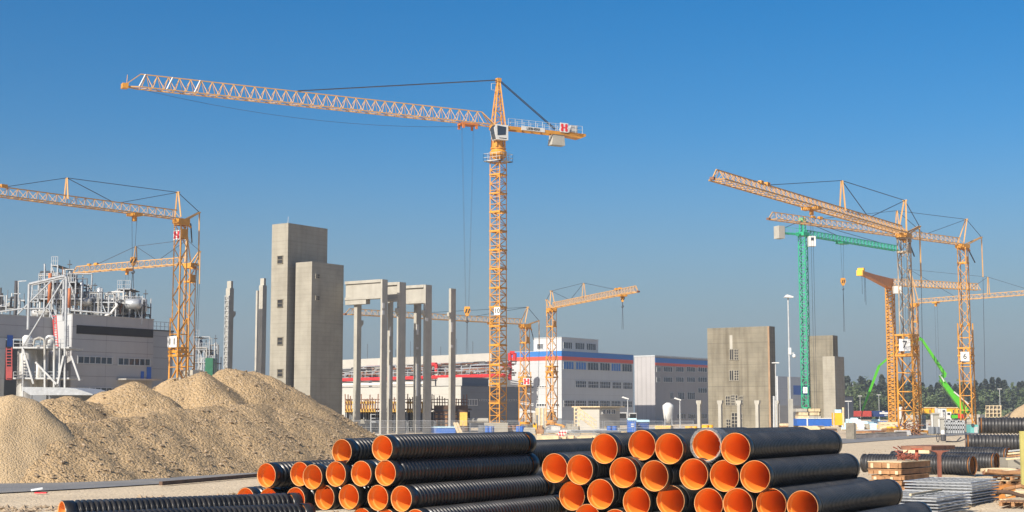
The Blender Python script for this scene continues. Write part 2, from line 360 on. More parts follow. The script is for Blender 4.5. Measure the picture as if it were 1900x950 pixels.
# loose stones lying on the heap and on the verge
rs = random.Random(3); st = MB()
ICO = [(0.1, 0.05, 0.6), (0.9, 0, 0.1), (0.2, 0.85, 0.1), (-0.8, 0.5, 0), (-0.7, -0.6, 0.1), (0.3, -0.9, 0), (0, 0, -0.8)]
ICF = [(0, 1, 2), (0, 2, 3), (0, 3, 4), (0, 4, 5), (0, 5, 1), (6, 2, 1), (6, 3, 2), (6, 4, 3), (6, 5, 4), (6, 1, 5)]
def stone(c, s):
    k = [s * rs.uniform(0.6, 1.3) for _ in range(3)]; a = rs.uniform(0, 6.28); ca, sa = math.cos(a), math.sin(a)
    st.add([c + V(((x * ca - y * sa) * k[0], (x * sa + y * ca) * k[1], z * k[2])) for x, y, z in ICO], ICF)
cand = [v for v in hv if v.z > 0.05 and v.y < 92]
for _ in range(9000):
    v = rs.choice(cand)
    if v.z > 2.7 and rs.random() < .6: continue
    stone(v + V((rs.uniform(-.1, .1), rs.uniform(-.1, .1), 0.01)), 0.025 + 0.11 * rs.random() ** 4)
for _ in range(1500):
    x, y = rs.uniform(-22, -4), rs.uniform(38, 62)
    if road_dist(x, y) > 6.5: stone(V((x, y, 0.0 + 0.09 * MN.noise(V((x * 1.2, y * 1.2, 4))))), 0.03 + 0.10 * rs.random() ** 3)
for _ in range(1300):
    x, y = rs.uniform(-18, -11.5), rs.uniform(40.5, 51)
    if road_dist(x, y) > 6.0: stone(V((x, y, 0.09 * MN.noise(V((x * 1.2, y * 1.2, 4))))), 0.03 + 0.16 * rs.random() ** 3)
for _ in range(900):
    x, y = rs.uniform(12, 30), rs.uniform(42, 110)
    if road_dist(x, y) > 6.5: stone(V((x, y, 0.0)), 0.03 + 0.07 * rs.random() ** 3)
tag(st.build('loose_stones', mat('loose_stone', (0.33, 0.25, 0.165), 0.95, var=0.5, scale=1.6)), 'loose stones scattered over the gravel heap and road verge', 'stones', kind='stuff')

# ------------------------------------------------------------------ buildings
class Block:
    """rectangular volume: near upright corner under pixel column cx at depth Y, top at pixel row ytop; left face to lpx, right face to rpx"""
    def __init__(s, cx, ytop, Y, lpx, rpx, a=35, z0=0.0):
        top = P(cx, ytop, Y); s.o = V((top.x, top.y, z0)); s.H = top.z; s.a = a; s.z0 = z0
        s.dr, s.nr, s.dl, s.nl = az(a), az(a + 90), az(a - 90), az(a + 180)
        s.W = s.u('R', rpx, ytop); s.L = s.u('L', lpx, ytop)
    def fr(s, f): return (s.dr, s.nr) if f == 'R' else (s.dl, s.nl)
    def u(s, f, px, py):
        d, n = s.fr(f); return (PL(px, py, s.o, n) - s.o).dot(d)
    def rect(s, f, x0, y0, x1, y1):
        d, n = s.fr(f); xm, ym = (x0 + x1) / 2, (y0 + y1) / 2
        p = PL(xm, y0, s.o, n).z; q = PL(xm, y1, s.o, n).z
        ua, ub = s.u(f, x0, ym), s.u(f, x1, ym); return min(ua, ub), max(ua, ub), q, p
    def slab(s, mb, f, u0, u1, z0, z1, n0, n1):
        d, n = s.fr(f)
        return mb.obox(s.o + d * ((u0 + u1) / 2) + n * ((n0 + n1) / 2) + V((0, 0, (z0 + z1) / 2 - s.o.z)), d * ((u1 - u0) / 2), n * ((n1 - n0) / 2), V((0, 0, (z1 - z0) / 2)))
    def body(s, mb, z0=None, z1=None):
        z0 = s.z0 if z0 is None else z0; z1 = s.H if z1 is None else z1
        c = s.o + s.dr * (s.W / 2) + s.dl * (s.L / 2); c.z = (z0 + z1) / 2
        return mb.obox(c, s.dr * (s.W / 2), s.dl * (s.L / 2), V((0, 0, (z1 - z0) / 2)))
    def coping(s, mb, t=0.12, h=0.25):
        c = s.o + s.dr * (s.W / 2) + s.dl * (s.L / 2); c.z = s.H + h / 2 - 0.05
        return mb.obox(c, s.dr * (s.W / 2 + t), s.dl * (s.L / 2 + t), V((0, 0, h / 2)))
    def window(s, par, f, x0, y0, x1, y1, nx=3, ny=1, m=None, pane=None, fw=None, name='window'):
        u0, u1, z0, z1 = s.rect(f, x0, y0, x1, y1); fw = fw or min(0.09, (z1 - z0) * 0.12); mb = MB()
        for i in range(nx + 1):
            u = u0 + (u1 - u0) * i / nx; s.slab(mb, f, u - fw / 2, u + fw / 2, z0, z1, 0.003, 0.10)
        for i in range(ny + 1):
            z = z0 + (z1 - z0) * i / ny; s.slab(mb, f, u0 - fw, u1 + fw, z - fw / 2, z + fw / 2, 0.004, 0.12 if i in (0, ny) else 0.09)
        w = mb.build(name, m or M_lightsteel, par)
        s.slab(MB(), f, u0, u1, z0, z1, 0.005, 0.03); pm = MB(); s.slab(pm, f, u0, u1, z0, z1, 0.005, 0.03); pm.build('pane', pane or M_glass, w)
        return w
    def band(s, par, name, m, f, x0, y0, x1, y1, n0=0.003, n1=0.06):
        u0, u1, z0, z1 = s.rect(f, x0, y0, x1, y1); mb = MB(); s.slab(mb, f, u0, u1, z0, z1, n0, n1); return mb.build(name, m, par)

# concrete tower left of centre: tall shaft and a lower shaft built against it
T1 = Block(535, 413.5, 190, 505, 608)
j = T1.u('R', 549, 480); T2o = T1.o + T1.dr * j
T2 = Block(579, 485, 188.4, 549, 638)
tw = thing('concrete_tower', 'tall pale bare concrete stair tower with a lower shaft, behind the gravel heap', 'tower', T1.o)
m = MB(); T1.body(m, 0, T1.H); m.build('tall_shaft', M_conc, tw)
m = MB(); T2.body(m, 0, T2.H); m.build('lower_shaft', M_conc, tw)
for y in (482, 563, 633, 692): T1.window(tw, 'L', 515.5, y - 7, 525, y + 7, 1, 2, M_concb, M_shadow, 0.07, 'window_opening')  # holes not cut: dark sheets carry their inner shade
for y, dx in ((512.5, 0), (553, 0)): T2.window(tw, 'R', 585.5, y - 4, 592.5, y + 4, 2, 2, M_conc, M_shadow, 0.06, 'window_opening')  # same here, shade of the hole painted on a flat sheet
m = MB(); m.bar(P(534, 414, 190.2), P(535, 402, 190.2), 0.03); m.build('lightning_rod', M_steel, tw)

# brown stained block right of centre
T3 = Block(1427, 605, 225, 1312, 1437.5)
b3 = thing('concrete_block', 'broad brown stained concrete core with small window holes, beside the lamp mast', 'tower', T3.o)
m = MB(); T3.body(m); m.build('wall', M_concb, b3)
for x0, x1, y0, y1, n, k in ((1354, 1361, 648, 668, 2, 1), (1363, 1370, 648, 668, 2, 4), (1354, 1361.5, 687, 706, 2, 1), (1363, 1371, 687, 706, 2, 4), (1347, 1355, 735, 752, 2, 3), (1357, 1364, 733, 752, 2, 4), (1365, 1369, 733, 752, 1, 3), (1372, 1379, 735, 752, 2, 3),
                             (1358, 1369, 766, 793, 2, 4), (1348, 1356, 778, 795, 2, 3), (1373, 1378, 768, 793, 1, 3)):
    T3.window(b3, 'L', x0, y0, x1, y1, n, k, M_conc, M_shadow, 0.085, 'window_opening')  # wall stays whole; the dark of each hole is a painted sheet
u0, u1, z0, z1 = T3.rect('L', 1354, 622, 1359, 648); m = MB(); T3.slab(m, 'L', u0, u1, z0, z1, 0.003, 0.02); m.build('cement_patch', M_precast, b3)
m = MB(); T3.slab(m, 'L', -0.02, 0.28, 0, T3.H - 0.02, 0.003, 0.03); m.build('corner_strip', mat('orange_stained_edge', (0.30, 0.2, 0.12), 0.8), b3)
T4 = Block(1545, 622, 285, 1500, 1554); T5 = Block(1548.5, 661, 281, 1526, 1566)
b4 = thing('concrete_core', 'stepped brownish concrete core with a paler lower half, behind the green crane', 'tower', T4.o)
m = MB(); T4.body(m); m.build('tall_shaft', M_concb, b4)
m = MB(); T5.body(m); m.build('lower_shaft', M_conc, b4)

# precast columns and portal beams
pc_group = 'precast columns of the unfinished hall'
def column(cx, ytop, Y, lpx, rpx, label, corbels=(), patches=(), lattice=False, notch=0.0):
    B = Block(cx, ytop, Y, lpx, rpx); t = thing('precast_column', label, 'column', B.o, pc_group)
    m = MB(); B.body(m, -0.05, B.H - notch)
    if notch:
        c = B.o + B.dr * (B.W / 2) + B.dl * (B.L * 0.5); c.z = B.H - notch / 2; m.obox(c, B.dr * (B.W * 0.25), B.dl * (B.L / 2), V((0, 0, notch / 2)))
    m.build('shaft', M_precast, t)
    for y, side in corbels:
        zc = P(cx, y, Y).z; m = MB(); w = 0.42
        base = B.o + (B.dr * B.W if side == 'R' else V((0, 0, 0))); d = B.dr if side == 'R' else -B.dr
        prof = [base + V((0, 0, zc + 0.45 - base.z)), base + V((0, 0, zc - 0.5)), base + d * w + V((0, 0, zc - 0.05)), base + d * w + V((0, 0, zc + 0.45))]
        m.prism(prof, B.dl * B.L); m.build('corbel', M_precast, t)
    for y0, y1 in patches:
        u0, u1, z0, z1 = B.rect('R', cx, y0, cx + (rpx - cx) * 0.45, y1); m = MB(); B.slab(m, 'R', 0.0, B.W * 0.4, z0, z1, 0.003, 0.05); m.build('white_patch', M_white, t)  # white rectangle laid over part of the right face
    if lattice:
        m = MB(); p = B.o + B.dl * (B.L / 2) + B.nl * 0.12
        m.lattice(p + V((0, 0, 0.5)), p + V((0, 0, B.H - 2)), B.nl, B.L * 0.9, 0.16, 26, 0.025, 0.03); m.build('shadow_lattice', M_lightsteel, t)  # added lattice imitates a truss shadow pattern on the left face
    return B, t
column(427, 521, 200, 419.5, 434.5, 'single tall precast column with an added lattice imitating shadows, left of the concrete tower', [(583, 'R')], lattice=True, notch=1.0)
column(488, 516, 205, 481, 495.5, 'tall precast column with stepped top close to the left side of the tower', notch=1.0)
column(478, 539, 235, 475, 481, 'thin precast column half hidden behind the stepped column by the tower')
KS = [(709.5, 518, 189.5, 706.5, 719.5), (741.5, 523, 192.4, 737, 753.5), (790, 528, 196.7, 786, 801.5), (837, 535, 200, 833, 846)]
kl = ['precast column carrying the nearest portal beam right of the tower', 'precast column carrying the middle portal beam', 'precast column carrying the farthest portal beam', 'free standing precast column without a beam left of the main crane']
KB = []
for (cx, yt, Y, l, r), lb, cor, pl in zip(KS, kl, ([], [(578, 'L')], [(582, 'L')], [(586, 'L')]), ([(562, 572), (576, 584)], [], [(590, 596)], [(598, 616), (640, 645)])):
    KB.append(column(cx, yt, Y, l, r, lb, cor, pl)[0])
LS = [(663, 562, 192.8, 657, 671), (723, 556, 195.7, 719.5, 730), (773, 551, 200, 768, 782)]
for (cx, yt, Y, l, r), lb, pl in zip(LS, ['precast column under the nearest portal beam beside the tower', 'precast column under the middle portal beam', 'precast column with white plates under the farthest portal beam'], ([], [(606, 624), (650, 653), (678, 740)], [(602, 621), (644, 648), (675, 735)])):
    column(cx, yt, Y, l, r, lb, [(600, 'R')] if cx < 700 else [], pl)
for i, (B, lp) in enumerate(zip(KB[:3], (639.5, 712, 748))):
    n = 'nearest', 'middle', 'farthest'
    t = thing('portal_beam', f'{n[i]} pale precast portal beam lying across two columns right of the tower', 'beam', B.o + V((0, 0, B.H)), 'precast beams of the unfinished hall')
    L = B.u('L', lp, 540) ; h = 2.5; z1 = B.H + 0.02; W = B.W
    def seg(za, zb, a, b_, w):
        m = MB(); c = B.o + B.dl * ((a + b_) / 2) + B.dr * (W / 2) ; c.z = (za + zb) / 2; return m.obox(c, B.dl * ((b_ - a) / 2), B.dr * (w / 2), V((0, 0, (zb - za) / 2)))
    s0 = B.L + 0.02
    seg(z1 - 0.38, z1, s0, L, W * 1.02).build('top_flange', M_precast, t)
    seg(z1 - h + 0.34, z1 - 0.38, s0, L, W * 0.62).build('web', M_precast, t)
    seg(z1 - h, z1 - h + 0.34, s0, L, W * 0.98).build('bottom_flange', M_precast, t)
    if i == 0: seg(z1 - h - 0.62, z1 - h, s0 + 2.6, L, W * 0.8).build('crane_rail_beam', M_precast, t)

# the white and grey works buildings in the centre
g = 36
C1 = Block(1042, 650.5, 300, 947, 1174.5, g)
cb = thing('works_building', 'big white building with blue and red bands under its roof, behind two small cranes', 'building', C1.o)
m = MB(); C1.body(m); m.build('wall', M_cladw, cb)
for f, px0, px1 in (('L', 947, 1042), ('R', 1042, 1174.5)):
    L = C1.L if f == 'L' else C1.W
    for nm, mm, za, zb in (('blue_band', M_bandblue, 1.15, 0.05), ('red_band', M_bandred, 1.95, 1.15)):
        m = MB(); C1.slab(m, f, 0.0 if f == 'L' else -0.05, L, C1.H - za, C1.H - zb, 0.003, 0.06); m.build(nm, mm, cb)
for i, (a, b_, blind) in enumerate(((1045, 1064, 1), (1068, 1087, 1), (1090, 1110, 0), (1113, 1131, 0), (1134, 1151, 1), (1154, 1172, 0))):
    y = 671 + i * 0.9; C1.window(cb, 'R', a, y, b_, y + 14, 4, 1, None, M_bandblue if blind else None)
for i, (a, b_) in enumerate(((1068, 1087), (1091, 1110), (1113, 1132), (1136, 1152), (1156, 1172))):
    y = 707 + i * 0.7; C1.window(cb, 'R', a, y, b_, y + 12, 6, 2)
for i, (a, b_) in enumerate(((1046, 1065), (1068, 1087), (1091, 1110), (1113, 1131), (1134, 1151), (1155, 1172))):
    y = 743 + i * 0.3; C1.window(cb, 'R', a, y, b_, y + 11, 6, 2)
for a, b_, y in ((996, 1015, 716), (970, 991, 718), (996, 1015, 749), (1024, 1038, 749)): C1.window(cb, 'L', a, y, b_, y + (5 if y > 740 else 3), 4, 1, M_white, None, 0.12)
m = MB(); C1.slab(m, 'L', 0, C1.L, 0, 1.6, 0.003, 0.05); m.build('plinth', M_cladg, cb)
C1.coping(MB()); m = MB(); C1.coping(m, 0.08, 0.1); m.build('roof_edge', M_lightsteel, cb)
pz = C1.H - 0.02
C2 = Block(1042, 626, 303, 990, 1110, g, pz)
m = MB(); C2.body(m, pz, C2.H); ph = m.build('penthouse', M_cladw, cb)
for a, b_ in ((1045, 1061), (1067, 1084), (1088, 1105)):
    y = 635 + (a - 1045) * 0.06; C2.window(cb, 'R', a, y, b_, y + 12, 5, 1)
C2.window(cb, 'L', 997, 638, 1008, 648, 3, 1, M_white)
m = MB(); C2.coping(m, 0.1, 0.15); m.build('penthouse_roof', M_lightsteel, cb)
# red pipe climbing the wall edge
t = thing('red_pipe', 'thick red pipe bending over the left edge of the banded white building', 'pipe', gx(947, 298))
m = MB(); Yp = 297; m.line([P(946, 705, Yp), P(946, 655, Yp), P(955, 655, Yp), P(955, 668, Yp)], 0.42, 8); m.build('bent_tube', M_red, t)

D1 = Block(1215, 661, 340, 1177, 1313, g)
db = thing('works_building', 'white building with ribbed end wall and coloured bands, left of the brown concrete core', 'building', D1.o)
m = MB(); D1.body(m); m.build('wall', M_cladc, db)
for nm, mm, za, zb in (('blue_band', M_bandblue, 1.45, 0.35), ('red_band', M_bandred, 2.1, 1.45)):
    m = MB(); D1.slab(m, 'R', 0.1, D1.W, D1.H - za, D1.H - zb, 0.003, 0.06); m.build(nm, mm, db)
m = MB(); D1.coping(m, 0.1, 0.3); m.build('roof_edge', M_lightsteel, db)
for y, cols in ((681, ((1218, 1225), (1231, 1247), (1254, 1268), (1274, 1289), (1295, 1311))), (700, ((1218, 1225), (1231, 1247), (1254, 1268), (1274, 1289), (1295, 1311))), (720, ((1295, 1311),)), (728, ((1243, 1249), (1258, 1269), (1275, 1289))), (768, ((1256, 1272), (1276, 1290), (1296, 1311)))):
    for a, b_ in cols: D1.window(db, 'R', a, y, b_, y + (13 if y == 728 else 9), 4, 1)

E1 = Block(912, 655, 326, 560, 960, 48)
eb = thing('long_hall', 'long plain white hall with rods along its roof, behind the precast columns', 'building', E1.o)
m = MB(); E1.body(m); m.build('wall', M_cream, eb)
for i in range(13):
    u = 3 + i * (E1.L - 6) / 12; m = MB(); p = E1.o + E1.dl * u + E1.dr * 2; p.z = E1.H; m.bar(p, p + V((0, 0, 2.2 + (i % 3) * 0.8)), 0.05); m.build('roof_rod', M_dark, eb)
# pipe rack in front of it
rk = thing('pipe_rack', 'long rack of bundled pipes with a red main in front of the white hall', 'pipe rack', gx(780, 300))
def rackpt(px, py): return PL(px, py, V((gx(905, 300))), az(48 + 180))
A0, A1 = rackpt(600, 700), rackpt(940, 694)
d_ = (A1 - A0); Lr = V((d_.x, d_.y, 0)).length; du = V((d_.x, d_.y, 0)).normalized(); dn = az(48 + 180)
zf = lambda py, px=780: rackpt(px, py).z
m = MB(); zr = zf(701); base = V((A0.x, A0.y, 0))
m.bar(base + dn * 0.6 + V((0, 0, zr)), base + du * Lr + dn * 0.6 + V((0, 0, zr)), 0.42, 8); m.build('red_main', M_red, rk)
m = MB(); zt = zf(686)
for s_ in range(int(Lr / 2.6)):
    p = base + du * (s_ * 2.6) + dn * 1.2; m.bar(p + V((0, 0, zr + .4)), p + V((0, 0, zt)), 0.06)
for zz_ in (zt, (zt + zr) / 2 + .3): m.bar(base + dn * 1.2 + V((0, 0, zz_)), base + du * Lr + dn * 1.2 + V((0, 0, zz_)), 0.06)
m.build('railing', M_steel, rk)
rr = random.Random(11)
for mm, nm, cnt in ((M_tin, 'insulated_pipe', 7), (M_rust, 'brown_pipe', 10), (M_dark, 'dark_pipe', 8), (M_steel, 'steel_pipe', 6), (M_red, 'red_pipe', 1)):
    for k in range(cnt):
        m = MB(); off = -rr.uniform(0.2, 3.0); zk = rr.uniform(zr + 0.2, zt + 0.5); u = rr.uniform(0, 4); pts = []
        while u < Lr:
            pts.append(base + du * u + dn * off + V((0, 0, zk))); u += rr.uniform(2, 7)
            pts.append(base + du * min(u, Lr) + dn * off + V((0, 0, zk))); zk = min(zt + 1.2, max(zr + 0.1, zk + rr.uniform(-0.7, 0.7)))
        m.line(pts, rr.uniform(0.07, 0.2), 6); m.build(nm, mm, rk)
m = MB()
for k in range(120):
    u = rr.uniform(0, Lr); off = -rr.uniform(0.2, 3); p = base + du * u + dn * off
    m.lathe(p + V((0, 0, rr.uniform(zr, zt))), [(0.25, 0), (0.32, 0.1), (0.32, 0.6), (0.1, 0.8)], 8)
tag(m.build('valves', M_rust, rk), kind='stuff')
m = MB(); m.bar(base + dn * 1.0 + V((0, 0, zr - 1.2)), base + du * (Lr * 0.62) + dn * 1.0 + V((0, 0, zr - 1.2)), 0.32, 8); m.build('white_main', M_white, rk)
m = MB()
for s_ in range(int(Lr / 6)):
    p = base + du * (s_ * 6 + 2)
    for o_ in (0.8, -3.2): m.bar(p + dn * o_, p + dn * o_ + V((0, 0, zr - 0.3)), 0.16)
    m.bar(p + dn * 1.2 + V((0, 0, zr - .5)), p + dn * -3.4 + V((0, 0, zr - .5)), 0.16)
m.build('support_frame', M_cladg, rk)
m = MB(); p0, p1 = rackpt(804, 702), rackpt(804, 676); q = rackpt(815, 676); q1 = rackpt(815, 690)
m.line([V((*(p0 + dn * .8).xy, p0.z)), V((*(p1 + dn * .8).xy, p1.z)), q + dn * .8, q1 + dn * .8], 0.4, 8); m.build('red_expansion_loop', M_red, rk)

F1 = Block(855, 716, 262, 600, 962, g)
fb = thing('low_hall', 'low white and dark grey hall behind the crane base and the formwork deck', 'building', F1.o)
m = MB(); F1.body(m); m.build('wall', M_cream, fb)
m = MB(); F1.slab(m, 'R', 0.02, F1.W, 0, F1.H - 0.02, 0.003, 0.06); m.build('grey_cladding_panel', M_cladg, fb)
F1.window(fb, 'R', 865, 741, 885, 752, 4, 1, M_white); F1.window(fb, 'R', 889, 741, 910, 744, 5, 1, M_white); F1.window(fb, 'R', 935, 741, 958, 744, 5, 1, M_white)
m = MB(); F1.coping(m, 0.06, 0.1); m.build('roof_edge', M_dark, fb)
F2 = Block(857, 700, 270, 812, 906, g, F1.H - 0.05); m = MB(); F2.body(m, F1.H - 0.05, F2.H); m.build('roof_room', M_cream, fb)
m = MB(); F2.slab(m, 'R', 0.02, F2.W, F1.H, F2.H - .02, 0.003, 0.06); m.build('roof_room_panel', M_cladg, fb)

H1 = Block(1443, 698, 420, 1400, 1530, g)
hb = thing('grey_blue_hall', 'far grey hall with a large blue panel seen between lamp mast and green crane', 'building', H1.o)
m = MB(); H1.body(m); m.build('wall', M_cladw, hb)
H1.band(hb, 'blue_panel', M_blue, 'R', 1472, 716, 1530, 733)
H2 = Block(1446, 752, 380, 1420, 1500, g)
t = thing('long_cabin', 'low white cabin row in front of the far grey hall', 'cabin', H2.o); m = MB(); H2.body(m); m.build('wall', M_cream, t); m = MB(); H2.coping(m); m.build('roof', M_lightsteel, t)
J1 = Block(1584, 713, 760, 1568, 1602, g, 8.0)
t = thing('hillside_building', 'distant low white building above the wood behind the red container', 'building', J1.o)
m = MB(); J1.body(m, 12.5, J1.H); m.build('upper_storey', M_white, t); m = MB(); J1.body(m, 0, 12.5); m.build('lower_storey', M_cream, t)
J2 = Block(1566, 736, 400, 1540, 1583, g)
t = thing('grey_shed', 'small dark blue-grey shed right of the stepped concrete core', 'shed', J2.o); m = MB(); J2.body(m); m.build('wall', M_cladg, t); m = MB(); J2.coping(m); m.build('roof', M_dark, t)
# ------------------------------------------------------------------ chemical plant on the left
A1b = Block(135, 583, 160, 102, 285.5)
pb = thing('plant_building', 'grey clad plant building with a long black louvre strip, behind the gravel heap', 'building', A1b.o)
m = MB(); A1b.body(m); m.build('wall', M_clad, pb)
m = MB(); A1b.slab(m, 'L', 0.1, A1b.L, P(135, 650, 160).z, A1b.H - 0.02, 0.003, 0.05); m.build('white_side_panel', M_cladw, pb)
m = MB(); A1b.coping(m, 0.05, 0.12); m.build('roof_edge', M_tin, pb)
u0, u1 = A1b.u('R', 142, 602), A1b.u('R', 284, 610); z1_, z0_ = P(142, 603, A1b.o.y + .819 * u0).z, P(142, 619, A1b.o.y + .819 * u0).z
m = MB(); A1b.slab(m, 'R', u0, u1, z0_, z1_, 0.003, 0.06)
m.build('louvre_strip', mat('black_louvre', (0.018, 0.017, 0.018), 0.8, lines=[(Z3, 0.2, 0.3, 0.5)]), pb)
for a, b_, y, n in ((144, 207.5, 662, 6), (218.5, 278, 665, 6), (144, 207, 719, 6)): A1b.window(pb, 'R', a, y, b_, y + 13, n, 1, M_cladw)
w = A1b.band(pb, 'door', M_blue, 'R', 272, 681, 280, 703); A1b.band(pb, 'door', M_blue, 'R', 261, 689, 266.5, 703)
m = MB(); u0, u1, z0, z1 = A1b.rect('R', 217, 703, 284, 706); A1b.slab(m, 'R', u0, u1, z0, z1, 0.003, 1.6); m.build('canopy', M_tin, pb)
A2b = Block(262, 611.5, 178, 240, 322)
t = thing('plant_annex', 'plain grey plant annex with a roof railing behind the left yellow crane', 'building', A2b.o)
m = MB(); A2b.body(m); m.build('wall', M_cladw if False else M_clad, t)
m = MB()
for i in range(9):
    p = A2b.o + A2b.dr * (A2b.W * i / 8) + A2b.dl * .2; p.z = A2b.H; m.bar(p, p + V((0, 0, 1.1)), 0.03)
for h in (0.55, 1.1): p = A2b.o + A2b.dl * .2; p.z = A2b.H + h; m.bar(p, p + A2b.dr * A2b.W, 0.03)
m.build('railing', M_steel, t); m = MB(); A2b.coping(m, 0.05, 0.15); m.build('roof_edge', M_dark, t)
A3b = Block(-60, 580, 153, -75, 102)
t = thing('plant_wing', 'grey plant wing with an open bay for silos at the left edge', 'building', A3b.o)
zb = P(40, 628, 158).z
m = MB(); A3b.body(m, zb, A3b.H); m.build('upper_wall', M_clad, t)
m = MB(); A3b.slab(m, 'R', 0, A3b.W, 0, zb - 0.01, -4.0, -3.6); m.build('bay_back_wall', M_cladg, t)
m = MB(); A3b.slab(m, 'R', 0, A3b.u('R', 9, 680), 0, zb - 0.01, -3.5, -0.02); m.build('end_pier', M_cladw, t)
m = MB(); A3b.coping(m, 0.05, 0.12); m.build('roof_edge', M_tin, t)
A3b.band(t, 'door', M_blue, 'R', 13, 622, 23, 643, 0.003, 0.08)
# silos with their platform
def silo(px, r, y0, y1, Y, label):
    c = P(px, y0, Y); t = thing('silo', label, 'silo', (c.x, c.y, 0), 'silos in the open bay')
    m = MB(); m.lathe((c.x, c.y, 0), [(r * .5, 0.8), (r, 2.6), (r, c.z - .7), (r * .5, c.z)], 20); m.build('shell', M_tin, t, True)
    m = MB()
    for i in range(4):
        a = i * math.pi / 2 + .4; m.bar((c.x + r * math.cos(a), c.y + r * math.sin(a), 0), (c.x + r * math.cos(a), c.y + r * math.sin(a), 2.8), 0.1)
    m.build('support_frame', M_steel, t)
silo(51, 0.98, 640, 720, 155, 'pale steel silo at the left of the open bay under the plant wing')
silo(76, 0.9, 640, 720, 158.5, 'pale steel silo beside the first one, half in shade under the wing')
silo(100, 0.85, 640, 720, 160, 'pale steel silo nearest the white side of the plant building')
def fbox(t, nm, mm, px0, px1, py0, py1, Y, dep=1.0):
    a, b_ = P(px0, py1, Y), P(px1, py0, Y); m = MB(); m.box(a.x, b_.x, Y, Y + dep, a.z, b_.z); return m.build(nm, mm, t)
t = thing('platform', 'steel working platform with railings over the silos', 'platform', gx(70, 155))
for py in (645, 702):
    fbox(t, 'deck', M_lightsteel, 24, 128, py - 1.5, py + 1.5, 153.5, 5)
m = MB()
for k in range(9):
    px = 25 + k * 12.5; m.bar(P(px, 645, 153.6), P(px, 629, 153.6), 0.03)
for py in (629, 637): m.bar(P(25, py, 153.6), P(127, py, 153.6), 0.03)
m.build('railing', M_steel, t); m = MB()
for k in range(9): px = 25 + k * 12.5; m.bar(P(px, 702, 153.6), P(px, 690, 153.6), 0.03)
for py in (690, 696): m.bar(P(25, py, 153.6), P(127, py, 153.6), 0.03)
m.build('railing', M_steel, t)
m = MB()
for px in (42, 83, 100, 110, 120): m.bar(P(px, 742, 153.4), P(px, 645, 153.4), 0.09)
for a, b_ in (((43, 648), (62, 712)), ((66, 672), (108, 716)), ((132, 660), (148, 706)), ((118, 660), (106, 716))): m.bar(P(*a, 153.2), P(*b_, 153.2), 0.1)
m.build('support_frame', M_lightsteel, t)
m = MB()
for a, b_, c in ((62, 74, 83), (85, 93, 101)):
    m.line([P(a, 640, 153), P(a + 2, 630, 153), P(b_, 626, 153), P(c - 1, 630, 153), P(c, 645, 153), P(c, 668, 153)], 0.12, 8)
m.build('bent_duct', M_tin, t)
for px, w in ((50, 9), (93, 8)):
    m = MB(); c = P(px, 643, 155); m.lathe(c, [(0.5, 0), (0.5, 1.0), (0.3, 1.2)], 12); m.build('small_tank', M_white, t, True)
t = thing('red_ladder', 'red caged ladder on the far left in front of the open bay', 'ladder', gx(17, 153))
m = MB()
for px in (12, 22): m.bar(P(px, 704, 152.5), P(px, 645, 152.5), 0.06); m.bar(P(px, 704, 153.6), P(px, 645, 153.6), 0.06)
for k in range(11): m.bar(P(12, 704 - k * 5.6, 152.5), P(22, 704 - k * 5.6, 152.5), 0.05); m.bar(P(12, 704 - k * 5.6, 153.6), P(22, 704 - k * 5.6, 153.6), 0.05)
m.build('rungs', mat('shaded_red', (.27, .03, .03), .6), t); fbox(t, 'cage_panel', mat('shaded_red', (.27, .03, .03), .6), 11, 23, 680, 702, 152.3, 0.06)  # red darkened in its colour to imitate the shade on this ladder
t = thing('red_ladder', 'red and orange ladder running up beside the white side of the plant building', 'ladder', gx(104, 159))
m = MB()
for px in (98, 104): m.bar(P(px, 585, 159), P(px + 4, 645, 159), 0.05)
for k in range(13): m.bar(P(98 + k * .3, 587 + k * 4.5, 159), P(104 + k * .3, 587 + k * 4.5, 159), 0.04)
m.build('rungs', M_red, t)
# white portal of pipes
t = thing('pipe_portal', 'tall portal of white pipes with long diagonal stays in front of the plant', 'pipe portal', gx(95, 151))
z_ = lambda x, y, Y=151: P(x / 3.655, 480 + y / 3.655, Y)
m = MB(); m.line([z_(190, 480), z_(198, 172), z_(420, 120), z_(442, 118), z_(452, 135), z_(442, 600)], 0.15, 8); m.build('main_pipe', M_steel, t)
m = MB(); m.line([z_(222, 178, 152.5), z_(430, 132, 152.5), z_(434, 150, 152.5), z_(430, 420, 152.5)], 0.1, 8); m.line([z_(362, 150, 152.5), z_(358, 345, 152.5)], 0.1, 6); m.line([z_(303, 35, 153), z_(303, 250, 153)], 0.1, 6); m.build('second_pipe', M_steel, t)
m = MB()
for a, b_ in (((118, 378), (340, 158)), ((158, 590), (428, 145)), ((-20, 362), (150, 338)), ((150, 338), (330, 338)), ((330, 338), (360, 410)), ((480, 350), (760, 372))): m.bar(z_(*a), z_(*b_), 0.085, 6)
m.build('stay', M_steel, t)

